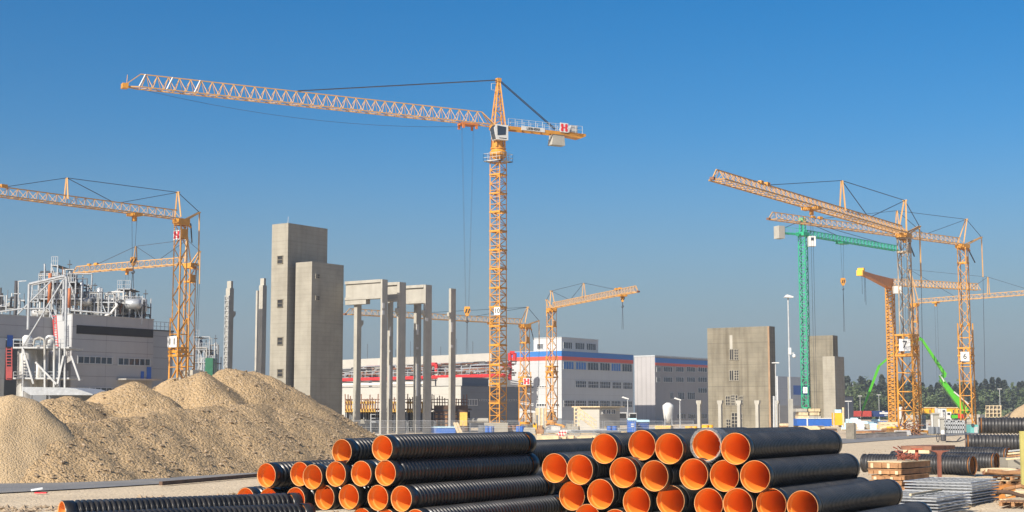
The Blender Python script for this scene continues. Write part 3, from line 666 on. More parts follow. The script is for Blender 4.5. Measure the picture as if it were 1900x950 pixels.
def process_unit(label, px0, px1, base, tops, Y, dep, seed, parts=('vessel',), dense=1.0):
    """open steel frame full of vessels and pipes; tops = pixel rows of the frame's top, left to right"""
    r = random.Random(seed); t = thing('process_unit', label, 'process plant', gx((px0 + px1) / 2, Y)); n = len(tops)
    pxs = [px0 + (px1 - px0) * i / (n - 1) for i in range(n)]
    zb_ = P(pxs[0], base, Y).z; m = MB(); pl = MB(); rl = MB()
    X = [P(px, base, Y).x for px in pxs]; Z = [P(px, ty, Y).z for px, ty in zip(pxs, tops)]
    for i in range(n):
        for y in (Y, Y + dep):
            m.bar((X[i], y, zb_ - .3), (X[i], y, Z[i]), 0.07)
    fl = 1.9
    for i in range(n - 1):
        top = min(Z[i], Z[i + 1]); z = zb_ + fl
        while z < top + 0.3:
            for y in (Y, Y + dep): m.bar((X[i], y, z), (X[i + 1], y, z), 0.06)
            for x_ in (X[i], X[i + 1]): m.bar((x_, Y, z), (x_, Y + dep, z), 0.05)
            if r.random() < .75:
                pl.box(X[i] - .1, X[i + 1] + .1, Y, Y + dep, z - 0.05, z + 0.04)
                for h in (.5, 1.0): rl.bar((X[i], Y - .05, z + h), (X[i + 1], Y - .05, z + h), 0.025)
                for k in range(4): x = X[i] + (X[i + 1] - X[i]) * k / 3; rl.bar((x, Y - .05, z), (x, Y - .05, z + 1.0), 0.025)
            if r.random() < .4: m.bar((X[i], Y, z), (X[i + 1], Y, z - fl), 0.05)
            z += fl
    m.build('steel_frame', M_steel, t); pl.build('platform', M_dark, t); rl.build('railing', M_steel, t)
    w = X[-1] - X[0]
    for k in range(int(w * 2.2 * dense)):
        i = r.randrange(n - 1); top = min(Z[i], Z[i + 1]); x = r.uniform(X[i], X[i + 1]); y = Y + r.uniform(0.3, dep)
        m = MB(); rad = r.uniform(.18, .45); z0 = r.uniform(zb_, max(zb_ + .3, top - 1.5)); h = min(r.uniform(1.0, 2.6), top - z0 + .6)
        if r.random() < .35: m.lathe((x - h / 2, y, z0 + rad), [(rad * .5, 0), (rad, .2), (rad, h - .2), (rad * .5, h)], 12, (1, 0, 0))
        else: m.lathe((x, y, z0), [(rad * .4, 0), (rad, .25), (rad, h - .25), (rad * .4, h)], 12)
        m.build('vessel', r.choice([M_tin, M_tin, M_lightsteel, M_steel, M_cladg, M_cream]), t, True)
    for k in range(int(w * 9 * dense)):
        x = r.uniform(X[0], X[-1]); y = Y + r.uniform(-.3, dep); z = r.uniform(zb_, zb_ + 3); pts = [V((x, y, z))]
        for s in range(r.randint(2, 5)):
            i = min(n - 2, max(0, int((x - X[0]) / w * (n - 1)))); top = max(Z[i], Z[i + 1])
            if s % 2: x = min(X[-1], max(X[0], x + r.uniform(-2.5, 2.5)))
            else: z = r.uniform(zb_ + .3, top)
            pts.append(V((x, y, z)))
        m = MB(); m.line(pts, r.choice([0.04, 0.05, 0.07, 0.1]), 6); m.build('pipe', r.choice([M_tin, M_white, M_lightsteel, M_steel, M_rust, M_dark, M_tin, M_cladg, M_cream]), t)
    for k in range(int(w * .5)):
        i = r.randrange(n); m = MB(); p = V((X[i] + r.uniform(-.6, .6), Y + r.uniform(0, dep), Z[i] - .5)); m.bar(p, p + V((0, 0, r.uniform(.9, 1.8))), 0.035); m.bar(p + V((-.25, 0, .9)), p + V((.25, 0, .9)), .06); m.build('lamp_post', M_dark, t)
    return t
pu = process_unit('tall open process unit with two terracotta columns on the plant roof, left', 58, 150, 586, [528, 520, 498, 489, 491, 500, 503, 520, 530], 163.5, 5, 5, dense=1.0)
for a, b_, c, d_2 in ((88, 96.5, 507, 562), (124.5, 132, 535, 571)):
    p, q = P(a, d_2, 162.6), P(b_, c, 162.6); m = MB(); m.lathe(((p.x + q.x) / 2, 162.6, p.z), [((q.x - p.x) / 2, 0), ((q.x - p.x) / 2, q.z - p.z)], 14); m.build('column_cover', M_terr, pu, True)
process_unit('lower process unit with round tanks on the right half of the plant roof', 148, 214, 592, [535, 533, 540, 535, 550, 560], 165, 5, 9, dense=1.1)
pu = process_unit('process unit with a grey drum at the right end of the plant roof', 205, 263, 597, [555, 535, 533, 540, 548, 549], 168, 4, 14, dense=1.1)
m = MB(); p = P(247, 564, 167); m.lathe(p - V((.9, 0, 0)), [(.35, 0), (.62, .2), (.62, 1.6), (.35, 1.8)], 16, (1, 0, 0)); m.build('drum', M_steel, pu, True)
m = MB(); m.line([P(195, 586, 164), P(205, 582, 164), P(218, 566, 164), P(214, 563, 164)], .13, 8); m.build('bent_duct', M_white, pu)
t = process_unit('small lattice process unit with a green tank behind the base of the left crane', 357, 396, 745, [622, 628, 640, 632, 660], 215, 5, 21, dense=.7)
fbox(t, 'green_tank', mat('dark_green_paint', (0.01, 0.12, 0.06), .5), 380, 395, 664, 702, 214, 3)
m = MB(); m.lathe(P(28, 585, 158), [(.19, 0), (.19, 0.01), (.19, P(28, 521, 158).z - P(28, 585, 158).z)], 12); t = thing('smoke_stack', 'thin dark steel stack left of the pipe portal', 'chimney', gx(28, 158)); m.build('shaft', M_dark, t, True)
m = MB(); m.bar(P(25, 545, 157.8), P(38, 545, 157.8), .05); m.bar(P(33, 522, 157.8), P(49, 521, 157.8), .05); m.bar(P(34, 560, 157.8), P(34, 521, 157.8), .05); m.build('brace', M_steel, t)
process_unit('low bit of process plant at the far left edge with a dark lamp', -20, 27, 575, [563, 558, 548, 562], 160, 4, 31, dense=.5)
# open shed in front
t = thing('open_shed', 'flat white roofed open shed just behind the sand heap on the left', 'shed', gx(100, 138))
m = MB(); a, b_ = P(42, 721, 136), P(172, 728, 139)
m.prism([P(42, 724, 136), P(42, 718, 136), P(120, 719, 136), P(140, 721, 136), P(172, 731, 136), P(172, 733, 136), P(56, 733, 136)], V((1.2, 4, 0))); m.build('roof', M_steel, t)
m = MB()
for px in (58, 88, 118, 148): m.bar(P(px, 732, 137), (P(px, 732, 137).x, 137, 0), .09)
m.build('post', M_cladg, t); fbox(t, 'back_wall', M_cladg, 58, 170, 731, 790, 139.6, .2)

# ------------------------------------------------------------------ cranes
def ropes(t, pts, r=0.022, name='hoist_rope', m=None):
    b = MB()
    for p, q in pts: b.bar(p, q, r, 4)
    return b.build(name, m or M_cable, t)
def sign(t, c, right, w, h, draw, name='sign', d=0.06):
    """flat panel facing the viewer side of RIGHT with raised marks"""
    M = facing(c, right); m = MB(M); m.box(-w / 2, w / 2, -h / 2, h / 2, -d, 0); s = m.build(name, M_white, t)
    draw(M, s, w, h); return s
def emblem(M, s, w, h):                                    # red stepped H emblem
    m = MB(M); a = w * .40; b_ = h * .40
    for sx in (-1, 1):
        for sy in (-1, 1):
            x0, x1 = sorted((sx * a * .28, sx * a)); y0, y1 = sorted((sy * b_ * .12, sy * b_))
            c = min(x1 - x0, y1 - y0) * .22
            pts = [(x0 + c, y0), (x1 - c, y0), (x1, y0 + c), (x1, y1 - c), (x1 - c, y1), (x0 + c, y1), (x0, y1 - c), (x0, y0 + c)]
            m.prism([V((*p, .004)) for p in pts], (0, 0, .03))
    m.box(-a * .35, a * .35, -b_ * .16, b_ * .16, .006, .03)
    for sx in (-1, 1): m.box(*sorted((sx * a * .4, sx * a * .85)), -b_ * .2, b_ * .2, .006, .032)
    m.build('emblem', M_signred, s)
def word(txt, size, m=None):
    def f(M, s, w, h): text_mb(txt, size, M @ Matrix.Translation((0, 0, .02)), .02).build('lettering', m or M_ink, s)
    return f
CRG = 'yellow tower cranes over the building site'
def hook_block(t, c, s=1.0, chain=0.0):
    m = MB(); m.prism([c + V((-.35 * s, -.2, 0)), c + V((.35 * s, -.2, 0)), c + V((.45 * s, -.2, -.6 * s)), c + V((.15 * s, -.2, -1.3 * s)), c + V((-.15 * s, -.2, -1.3 * s)), c + V((-.45 * s, -.2, -.6 * s))], (0, .4, 0)); h = m.build('hook_block', M_crane, t)
    m = MB()
    for k in (-.2, .15): m.prism([c + V((k - .12, -.215, -.9 * s)), c + V((k + .08, -.215, -.9 * s)), c + V((k + .28, -.215, -.3 * s)), c + V((k + .08, -.215, -.3 * s))], (0, .01, 0))
    m.build('warning_stripe', M_ink, h)
    m = MB(); q = c + V((0, 0, -1.3 * s)); m.line([q, q + V((0, 0, -.5)), q + V((.2, 0, -.7)), q + V((0, 0, -.95)), q + V((-.2, 0, -.75))], .06, 6); m.build('hook', M_dark, h)
    if chain: ropes(t, [(q, q + V((0.12, 0, -chain))), (q, q + V((-.12, 0, -chain)))], .03, 'sling')

# main tower crane
Yc = 200.0
o = gx(924, Yc); zj = P(924, 232, Yc).z
t = thing('tower_crane', 'tallest yellow tower crane with long jib to the left and white cab, numbered 10', 'tower crane', o, CRG)
tip = HZ(230, 158, zj); d = V((tip.x - o.x, tip.y - o.y, 0)).normalized(); nrm = V((-d.y, d.x, 0)); up = V((0, 0, 1))
if nrm.y > 0: nrm = -nrm                                    # towards the viewer
dr_ = -d                                                   # counter jib direction, to the right
ab = lambda s, z, n=0.0: V((o.x, o.y, 0)) + d * s + nrm * n + V((0, 0, z))
zc = lambda py: P(924, py, Yc).z
m = MB(); zm0, zm1 = zc(784), zc(290); w = 1.62
mf = az(35); m.lattice(V((o.x, o.y, zm0)), V((o.x, o.y, zm1)), mf, w, w, 38, 0.075, 0.04)
m2 = m
for k in range(1, 14):
    z = zm0 + (zm1 - zm0) * k / 14
    for a_ in (35, 125):
        for s_ in (-1, 1): m2.obox(V((o.x, o.y, z)) + az(a_) * (s_ * w / 2), az(a_ + 90) * (w / 2 + .1), az(a_) * .07, V((0, 0, .11)))
m2.build('mast', M_crane, t)
m = MB(); lx = V((o.x, o.y, 0))
for s_ in (-.22, .22): m.bar(lx + az(125) * s_ + V((0, 0, zm0)), lx + az(125) * s_ + V((0, 0, zm1)), .035)
for k in range(int((zm1 - zm0) / .45)): z = zm0 + k * .45; m.bar(lx + az(125) * -.22 + V((0, 0, z)), lx + az(125) * .22 + V((0, 0, z)), .025)
m.build('ladder', M_crane, t)
m = MB(); z = zc(300); pw = 1.45
for a_ in (35, 125):
    for s_ in (-1, 1): m.obox(V((o.x, o.y, z)) + az(a_) * (s_ * 1.15), az(a_ + 90) * pw, az(a_) * .3, V((0, 0, .06)))
wlk = m.build('walkway', M_lightsteel, t); m = MB()
for a_ in (35, 125):
    for s_ in (-1, 1):
        e = V((o.x, o.y, z)) + az(a_) * (s_ * pw)
        for h in (.5, 1.05): m.bar(e - az(a_ + 90) * pw + V((0, 0, h)), e + az(a_ + 90) * pw + V((0, 0, h)), .025)
        for k in range(5): m.bar(e + az(a_ + 90) * (pw * (k / 2 - 1)), e + az(a_ + 90) * (pw * (k / 2 - 1)) + V((0, 0, 1.05)), .025)
m.build('railing', M_lightsteel, wlk)
m = MB(); m.lathe(V((o.x, o.y, 0)), [(.8, zm1 - .3), (1.2, zm1 + .15), (1.22, zc(283)), (1.0, zc(279.5)), (1.0, zc(277)), (1.12, zc(276.9)), (1.12, zc(275.6)), (.8, zc(275.5)), (.72, zc(262))], 20); m.build('slewing_ring', M_crane, t)
m = MB()
for a_ in (0, 90, 180, 270): e = d * math.cos(R(a_ + 45)) * .95 + nrm * math.sin(R(a_ + 45)) * .95; m.bar(V((o.x, o.y, zc(274))) + e, V((o.x, o.y, zc(240))) + e * .9, .14)
m.obox(V((o.x, o.y, zc(237))), d * 1.0, nrm * .9, V((0, 0, .3))); m.build('slewing_frame', M_crane, t)
# cab hung in front of the mast
M_ = facing(ab(.05, zc(249), 1.55), -d); m = MB(M_); cw, ch_ = 1.05, 1.05
m.prism([V((-cw, -ch_, 0)), V((cw * .75, -ch_, 0)), V((cw * .75, ch_, 0)), V((-cw * 1.0, ch_, 0)), V((-cw * 1.35, ch_ * .5, 0)), V((-cw * 1.2, -ch_ * .3, 0))], (0, 0, -1.3)); cab = m.build('cab', M_white, t)
m = MB(M_); m.prism([V((-cw * .85, -ch_ * .45, .005)), V((cw * .35, -ch_ * .3, .005)), V((cw * .42, ch_ * .75, .005)), V((-cw * .9, ch_ * .85, .005))], (0, 0, .03)); m.build('window', M_glass, cab)
m = MB(M_); m.prism([V((-cw * 1.37, ch_ * .5, -.1)), V((-cw * 1.22, -ch_ * .3, -.1)), V((-cw * 1.02, -ch_ * .95, -.1)), V((-cw * 1.08, ch_ * .95, -.1))], (0, 0, -1.1)); m.build('window', M_glass, cab)
m = MB(M_); m.box(-cw * .6, cw * .5, -ch_ * .84, -ch_ * .74, .004, .02); m.build('stripe', M_ink, cab)
# cat head
za, zb_ = zj - .1, zc(150)
m = MB()
for s_, n_ in ((-.85, -.55), (-.85, .55), (.85, -.55), (.85, .55)): m.bar(ab(s_, za, n_), ab(s_ * .16, zb_, n_ * .3), .1)
for k in range(6):
    f0, f1 = k / 6, (k + 1) / 6; wd = lambda f: (.85 + (.14 - .85) * f, .55 + (.165 - .55) * f, za + (zb_ - za) * f)
    for n_ in (-1, 1):
        a0, b0, c0 = wd(f0); a1, b1, c1 = wd(f1); m.bar(ab(-a0, c0, n_ * b0), ab(a1, c1, n_ * b1), .04) if k % 2 else m.bar(ab(a0, c0, n_ * b0), ab(-a1, c1, n_ * b1), .04)
        m.bar(ab(-a0, c0, n_ * b0), ab(a0, c0, n_ * b0), .04)
    for s_ in (-1, 1):
        a0, b0, c0 = wd(f0); a1, b1, c1 = wd(f1); m.bar(ab(s_ * a0, c0, -b0), ab(s_ * a1, c1, b1), .04)
m.obox(ab(0, zb_ + .1), d * .3, nrm * .35, V((0, 0, .25))); hd = m.build('tower_head', M_crane, t)
m = MB(); p = ab(.2, zc(168)); q = p + d * .9
m.line([p, q, q + V((0, 0, .9)), p + V((0, 0, 1.0))], .03); m.build('top_platform', M_lightsteel, hd)
# jib
Ltip = (V((tip.x - o.x, tip.y - o.y, 0))).length; jh, jw = 1.75, 1.5
nb = 34; m = MB(); s0, s1 = 2.6, Ltip - 2.0
zl = zj - .15
m.lattice(ab(s0, zl), ab(s1, zl), up, jw, jh, nb, .065, .038, tri=True)
for n_ in (-jw / 2, jw / 2): m.bar(ab(.8, zj - .2, n_), ab(s0, zl, n_), .09); m.bar(ab(s1, zl, n_), ab(Ltip, zl, 0), .08)
m.bar(ab(s0, zl + jh), ab(.8, zj), .08); m.bar(ab(s1, zl + jh), ab(Ltip, zl + .1), .06)
for n_ in (-jw / 2, jw / 2): m.bar(ab(s0, zl + jh), ab(.9, zl, n_), .05)
jib = m.build('jib', M_pale, t)
m = MB()
for s_ in (s1 - .6, s1 - 4, s1 - 7.5): m.bar(ab(s_ + .9, zl, .76), ab(s_, zl + jh, .05), .08)
m.build('white_brace', M_white, jib)
m = MB(); m.obox(ab(Ltip - .1, zl + .05), d * .35, nrm * .5, V((0, 0, .3))); m.bar(ab(Ltip - .3, zl), ab(Ltip - .4, zl + 1.5), .03); m.build('jib_end', M_crane, jib)
sm = PL(552, 172, ab(0, 0), nrm); Lm = (sm - o).dot(d)
ropes(t, [(ab(.1, zb_ + .1, .1), ab(Lm, zl + jh + .08, .05)), (ab(.1, zb_ + .1, -.1), ab(Lm, zl + jh + .08, -.05))], .06, 'jib_tie_bar')
m = MB(); m.line([ab(3 + i * (Ltip - 6) / 12, zl - .3 - 1.5 * (1 - ((i - 6) / 6) ** 2), .1) for i in range(13)], .02); m.build('slack_trolley_rope', M_cable, t)
# trolley and hook
st_ = (PL(868, 230, ab(0, 0), nrm) - o).dot(d)
m = MB(); m.obox(ab(st_, zl - .25), d * 1.2, nrm * .8, V((0, 0, .12)))
for s_ in (-1, 1):
    for n_ in (-.7, .7): m.obox(ab(st_ + s_, zl - .55, n_), d * .16, nrm * .08, V((0, 0, .35)))
m.build('trolley', mat('orange_trolley', (.55, .17, .03), .6), t)
hb_z = P(874, 569, ab(st_, 0).y).z
ropes(t, [(ab(st_ + s_, zl - .5, n_), ab(st_ + s_ * .25, hb_z, n_ * .6)) for s_ in (-.9, .9) for n_ in (-.15, .15)], .012)
hook_block(t, ab(st_, hb_z), 1.0, 5.0)
# counter jib
re = PL(1078, 243, ab(0, 0), nrm); Lc = (re - o).dot(dr_); cs = lambda px, py=238: (PL(px, py, ab(0, 0), nrm) - o).dot(dr_); zr_ = zj - .35
m = MB()
for n_ in (-.6, .6): m.obox(ab(-(Lc / 2 + .4), zr_, n_), d * (Lc / 2 - .4), nrm * .1, V((0, 0, .24)))
m.prism([ab(-(Lc - 3.2), zr_ - .24, -.7), ab(-(Lc - .5), zr_ - .5, -.7), ab(-(Lc + .4), zr_ - .1, -.7), ab(-(Lc + .4), zr_ + .24, -.7), ab(-(Lc - 3.2), zr_ + .24, -.7)], nrm * 1.4)
for k in range(9): m.bar(ab(-1 - k * (Lc - 1.5) / 8, zr_, -.6), ab(-1 - k * (Lc - 1.5) / 8, zr_, .6), .08)
cj = m.build('counter_jib', M_crane, t)
m = MB()
for k in range(12):
    s_ = 1.2 + k * (Lc - 1.4) / 11
    for n_ in (-.7, .7): m.bar(ab(-s_, zr_ + .2, n_), ab(-s_, zr_ + 1.3, n_), .03)
for h in (.75, 1.3):
    for n_ in (-.7, .7): m.bar(ab(-1.2, zr_ + h, n_), ab(-(Lc - .2), zr_ + h, n_), .025)
m.build('railing', M_lightsteel, cj)
s_ = (cs(963) + cs(1006)) / 2; hw = (cs(1006) - cs(963)) / 2
sign(cj, ab(-s_, zr_ + .12, .76), dr_, hw * 2, .56, word('LIEBHERR', .52), 'name_board')
s_ = (cs(1033) + cs(1050)) / 2; sign(t, ab(-s_, zj + .45, .82), dr_, 1.35, 1.35, emblem)
s0_, s1_ = cs(1020), cs(1044)
m = MB(); m.prism([ab(-s0_ - .25, zr_ - .25, -.6), ab(-s1_ + .1, zr_ - .25, -.6), ab(-s1_ - .05, zr_ - 1.75, -.6), ab(-s0_, zr_ - 1.75, -.6)], nrm * 1.2); m.build('counterweight', M_precast, t)
m = MB(); s_ = cs(1062, 232); m.obox(ab(-s_, zr_ + .85), d * .55, nrm * .5, V((0, 0, .5))); m.lathe(ab(-s_ + 1.6, zr_ + .7, -.5), [(.35, 0), (.35, 1.0)], 12, nrm); m.build('winch_housing', M_lightsteel, t)
ropes(t, [(ab(-.1, zb_ + .1, n_), ab(-cs(1030, 228), zr_ + .6, n_)) for n_ in (-.15, .2)], .05, 'counter_tie_bar')
m = MB(); c = V((o.x, o.y, 0)); m.obox(c + V((0, 0, zm0 / 2)) + V((-.2, -1.6, 0)), V((1.55, 0, 0)), V((0, .5, 0)), V((0, 0, zm0 / 2)))
m.obox(c + V((0, 0, zm0 / 2 - .1)), az(35) * 2.2, az(125) * .6, V((0, 0, zm0 / 2 - .1))); m.build('foundation', M_conc, t)
sign(t, V((o.x, o.y, zc(578))) + az(215) * .95 + az(125) * .5, az(125), 1.0, 1.1, word('10', .95), 'number_plate')

def self_crane(label, px, piv_y, Y, tip, a_top, mid, rear, tie, w_lo, w_up, split_y, base_y, pm=M_crane, mm=None, ext=1.0, trolley=None, mid_foot=None, sign_at=None, num=None, board=None, jh=1.15, jw=1.25, cage=None, thick=1.0, bal=True, emb=None):
    """self erecting crane: telescoping lattice mast, horizontal jib held by tie bars over an A frame and a middle strut, rear stay down to the base"""
    mm = mm or pm; o = gx(px, Y); zp = P(px, piv_y, Y).z; t = thing('tower_crane', label, 'tower crane', o, CRG)
    tp = HZ(tip[0], tip[1], zp); d = V((tp.x - o.x, tp.y - o.y, 0)); L = d.length; d.normalize(); n = V((-d.y, d.x, 0)); L *= ext
    A = lambda s, z, k=0.0: V((o.x, o.y, 0)) + d * s + n * k + V((0, 0, z))
    pl = lambda q: PL(q[0], q[1], o, n)
    sz = lambda q: ((pl(q) - o).dot(d), pl(q).z)
    mf = az(35); zs = P(px, split_y, Y).z; z0 = P(px, base_y, Y).z; k = thick
    m = MB(); m.lattice(V((o.x, o.y, zs - .5)), V((o.x, o.y, zp - .5)), mf, w_up, w_up, max(8, int((zp - zs) / (w_up * 1.25))), .06 * k, .036 * k, horiz=False)
    zc2 = P(px, piv_y + 34, Y).z
    for zz_ in (zp - .6, zc2):
        for a_ in (35, 125):
            for s_ in (-1, 1): m.obox(V((o.x, o.y, zz_)) + az(a_) * (s_ * w_up * .55), az(a_ + 90) * (w_up * .55), az(a_) * .05, V((0, 0, .12)))
    m.build('upper_mast', mm, t)
    m = MB(); m.lattice(V((o.x, o.y, z0)), V((o.x, o.y, zs)), mf, w_lo, w_lo, max(4, int((zs - z0) / (w_lo * 1.15))), .085 * k, .05 * k); m.build('lower_mast', pm, t)
    if cage:
        m = MB(); za_, zb2 = P(px, cage[1], Y).z, P(px, cage[0], Y).z; w2 = w_lo * 1.08
        for zz_ in (za_, zb2, (za_ + zb2) / 2):
            for a_ in (35, 125):
                for s_ in (-1, 1): m.obox(V((o.x, o.y, zz_)) + az(a_) * (s_ * w2 / 2), az(a_ + 90) * (w2 / 2 + .08), az(a_) * .07, V((0, 0, .12)))
        for a_ in (35, 125):
            for s_ in (-1, 1):
                for q in (-1, 1): m.bar(V((o.x, o.y, za_)) + az(a_) * (s_ * w2 / 2) + az(a_ + 90) * (q * w2 / 2), V((o.x, o.y, zb2)) + az(a_) * (s_ * w2 / 2) - az(a_ + 90) * (q * w2 / 2 * .2), .07)
        m.build('climbing_cage', M_crane, t)
    # head
    m = MB(); m.obox(A(0, zp - .25), d * (w_up * .75), n * (w_up * .6), V((0, 0, .28)))
    for q in (-.5, .5): m.bar(A(.3, zp, q), A(-w_up, zp - .9, q), .1)
    m.build('mast_head', M_crane, t)
    m = MB(); m.obox(V((o.x, o.y, zc2 + .5)) + az(125) * (w_up * .57), az(35) * (w_up * .4), az(125) * .03, V((0, 0, .5)))
    m.build('head_panel', mm, t)
    nb = max(14, int(L / 1.25)); m = MB(); m.lattice(A(.6, zp), A(L - .9, zp), V((0, 0, 1)), jw, jh, nb, .06 * k, .027 * k, tri=True)
    for q in (-jw / 2, jw / 2): m.bar(A(L - .9, zp, q), A(L, zp - .1, 0), .07)
    m.bar(A(L - .9, zp + jh), A(L, zp), .06); jb = m.build('jib', M_pale if pm is M_crane else pm, t)
    m = MB(); m.obox(A(L, zp), d * .2, n * .22, V((0, 0, .14))); m.build('jib_end', M_rust, jb)
    sa, za = sz(a_top); m = MB()
    for q in (-.55, .55): m.bar(A(.5, zp + .2, q), A(sa, za, q * .2), .085 * k)
    m.bar(A(sa, za, -.3), A(sa, za, .3), .09); m.build('a_frame', M_pale, t)
    tl = []
    if mid:
        smid, zmid = sz(mid); m = MB(); mf_ = mid_foot if mid_foot is not None else smid
        for q in (-.6, .6): m.bar(A(mf_ , zp + .6 * jh, q * .6), A(smid, zmid, q * .12), .075 * k)
        m.build('jib_strut', M_pale, t)
        ts = min(L - 2, smid + (L - smid) * .62)
        tl += [(A(sa, za), A(smid, zmid)), (A(smid, zmid), A(ts, zp + jh)), (A(sa, za), A(smid * .55, zp + jh)), (A(smid, zmid), A(smid * .62, zp + jh))]
        m = MB(); m.obox(A(ts, zp + jh + .1), d * .35, n * .2, V((0, 0, .18))); m.obox(A(ts + 1.6, zp + jh + .1), d * .3, n * .2, V((0, 0, .15))); m.build('tie_bracket', M_crane, jb)
    else: tl += [(A(sa, za), A(L * .6, zp + jh)), (A(sa, za), A(L * .3, zp + jh))]
    sr, zr2 = sz(rear)
    tl += [(A(sa, za), A(sr, zr2))]
    ropes(t, tl, .032 * k, 'tie_bar')
    m = MB()
    for q in (-.4, .4): m.bar(A(-.4, zp - .1, q), A(sr, zr2, q * .4), .075 * k)
    m.build('rear_strut', M_pale, t)
    zt = P(rear[0], tie[1], Y).z; m = MB(); m.bar(A(sr, zr2), A(sr - .05, zt), .075 * k); m.build('rear_stay', M_pale, t)
    ropes(t, [(A(sr - .05, zt), A(sr * .9, z0 + 2.0))], .028, 'rear_rope')
    m = MB(); m.line([A(-.5, zp - .3), A(-1.4, zp - .4), A(sr * .62, zp - 2.6)], .07); m.build('erection_strut', M_dark, t)
    if trolley:
        s_ = trolley[0] * L / ext; m = MB(); m.obox(A(s_, zp - .18), d * .55, n * (jw * .6), V((0, 0, .14))); m.obox(A(s_, zp - .6), d * .16, n * .2, V((0, 0, .3))); m.build('trolley', M_crane, t)
        pz = trolley[1]
        if pz:
            zz_ = HZ(0, 0, 1).z if False else None; hz = CAMH + (zp - CAMH) * 0 + P(px, pz, (A(s_, 0)).y).z
            ropes(t, [(A(s_ + e, zp - .4, 0), A(s_ + e * .4, hz)) for e in (-.35, .35)], .018); hook_block(t, A(s_, hz), .75, trolley[2])
        else: ropes(t, [(A(s_ + e, zp - .4, 0), A(s_ + e, 2.0)) for e in (-.3, .3)], .016)
    # base: turntable, ballast slabs, outriggers
    m = MB(); m.lathe(V((o.x, o.y, 0)), [(w_lo * .55, max(.2, z0 - .8)), (w_lo * .62, z0 - .3), (w_lo * .62, z0 + .05)], 16)
    for a_ in (0, 90, 180, 270): e = az(35 + a_); m.bar(V((o.x, o.y, max(.5, z0 - .6))) + e * .4, V((o.x, o.y, .35)) + e * 2.6, .16); m.bar(V((o.x, o.y, .0)) + e * 2.6, V((o.x, o.y, .4)) + e * 2.6, .3, 8)
    m.build('undercarriage', M_crane, t)
    if bal:
        for k_ in range(3):
            m = MB(); c = A(-1.9, max(.9, z0) + .05 + k_ * .62); m.obox(c, d * .75, n * 1.3, V((0, 0, .29))); m.build('ballast_slab', M_precast, t)
    rt = -d if d.x < 0 else d; nv = rt.cross(V((0, 0, 1)))
    if num: sign(t, V((o.x, o.y, P(px, num[1], Y).z)) + az(205) * (w_lo * .62 + .3), az(104), num[2], num[2] * 1.1, word(num[0], num[2] * .92), 'number_plate')
    if emb: sign(t, V((o.x, o.y, P(px, emb, Y).z)) + az(215) * (w_up / 2 + .12), az(125), 1.15, 1.1, emblem)
    if board: c = A(board[0], zp + jh * .5) + nv * (jw * .42); sign(t, c, rt, board[1], .95, word('LIEBHERR', .8, M_ink), 'name_board')
    return t
self_crane('yellow crane with emblem sign and number 11 behind the gravel heap', 327, 407, 168, (0, 364), (330, 357), (124, 330), (370, 394), (0, 490), 1.35, 1.05, 590, 712, ext=1.18, trolley=(.28, 523, 2.6), num=('11', 635, 1.15), emb=437, cage=(646, 660), jh=1.0)
self_crane('smaller yellow crane directly behind the crane numbered 11', 346, 489, 208, (135, 507), (347, 445), (252, 457), (371, 466), (0, 528), 1.3, 1.1, 640, 720, jh=1.0, trolley=(.52, None, 0))
self_crane('yellow crane with number 7 and the longest jib of the right group', 1687, 434, 188, (1322, 331), (1679, 372), (1562, 335), (1706, 420), (0, 520), 2.05, 1.3, 622, 797, mm=M_greycrane, num=('7', 641, 1.4), cage=(622, 660), jh=1.0, jw=1.7, trolley=(.55, None, 0), thick=1.15, board=None)
self_crane('yellow crane with number 6, the rightmost mast beside the green pump boom', 1797, 454, 226, (1426, 406), (1793, 407), (1664, 391), (1821, 440), (0, 510), 1.75, 1.25, 600, 788, num=('6', 662, 1.3), cage=(646, 674), jh=1.0, jw=1.35, trolley=(.33, None, 0), mm=M_crane)
self_crane('small yellow crane with emblem sign in front of the banded white building', 974, 602, 250, (640, 583), (979, 570), None, (1000, 595), (0, 640), 1.45, 1.15, 690, 783, jh=.9, jw=1.0, trolley=(.2, 622, 3.0), emb=None, cage=(700, 716))
self_crane('small yellow crane with its jib pointing right over the banded white building', 1024, 572, 270, (1184, 541), (1023, 540), (1083, 525), (1014, 556), (0, 585), 1.5, 1.25, 660, 780, jh=1.0, jw=1.1, trolley=(.84, 581, 4.5), cage=(680, 700))
self_crane('pale yellow crane whose low jib leaves the picture on the right, behind crane 7', 1704, 563, 290, (1905, 547), (1688, 500), (1833, 514), (1690, 545), (0, 640), 1.1, .95, 690, 778, ext=1.25, jh=.8, jw=.9, trolley=(.2, None, 0), bal=False)
sc_ = bpy.data.objects
# emblem on the small crane mast
o = gx(977, 249); z = P(977, 708, 249).z
sign([x for x in COL.objects if x.get('label', '').startswith('small yellow crane with emblem')][0], V((o.x, o.y - 1.3, z)), V((1, 0, 0)), 1.1, 1.2, emblem)

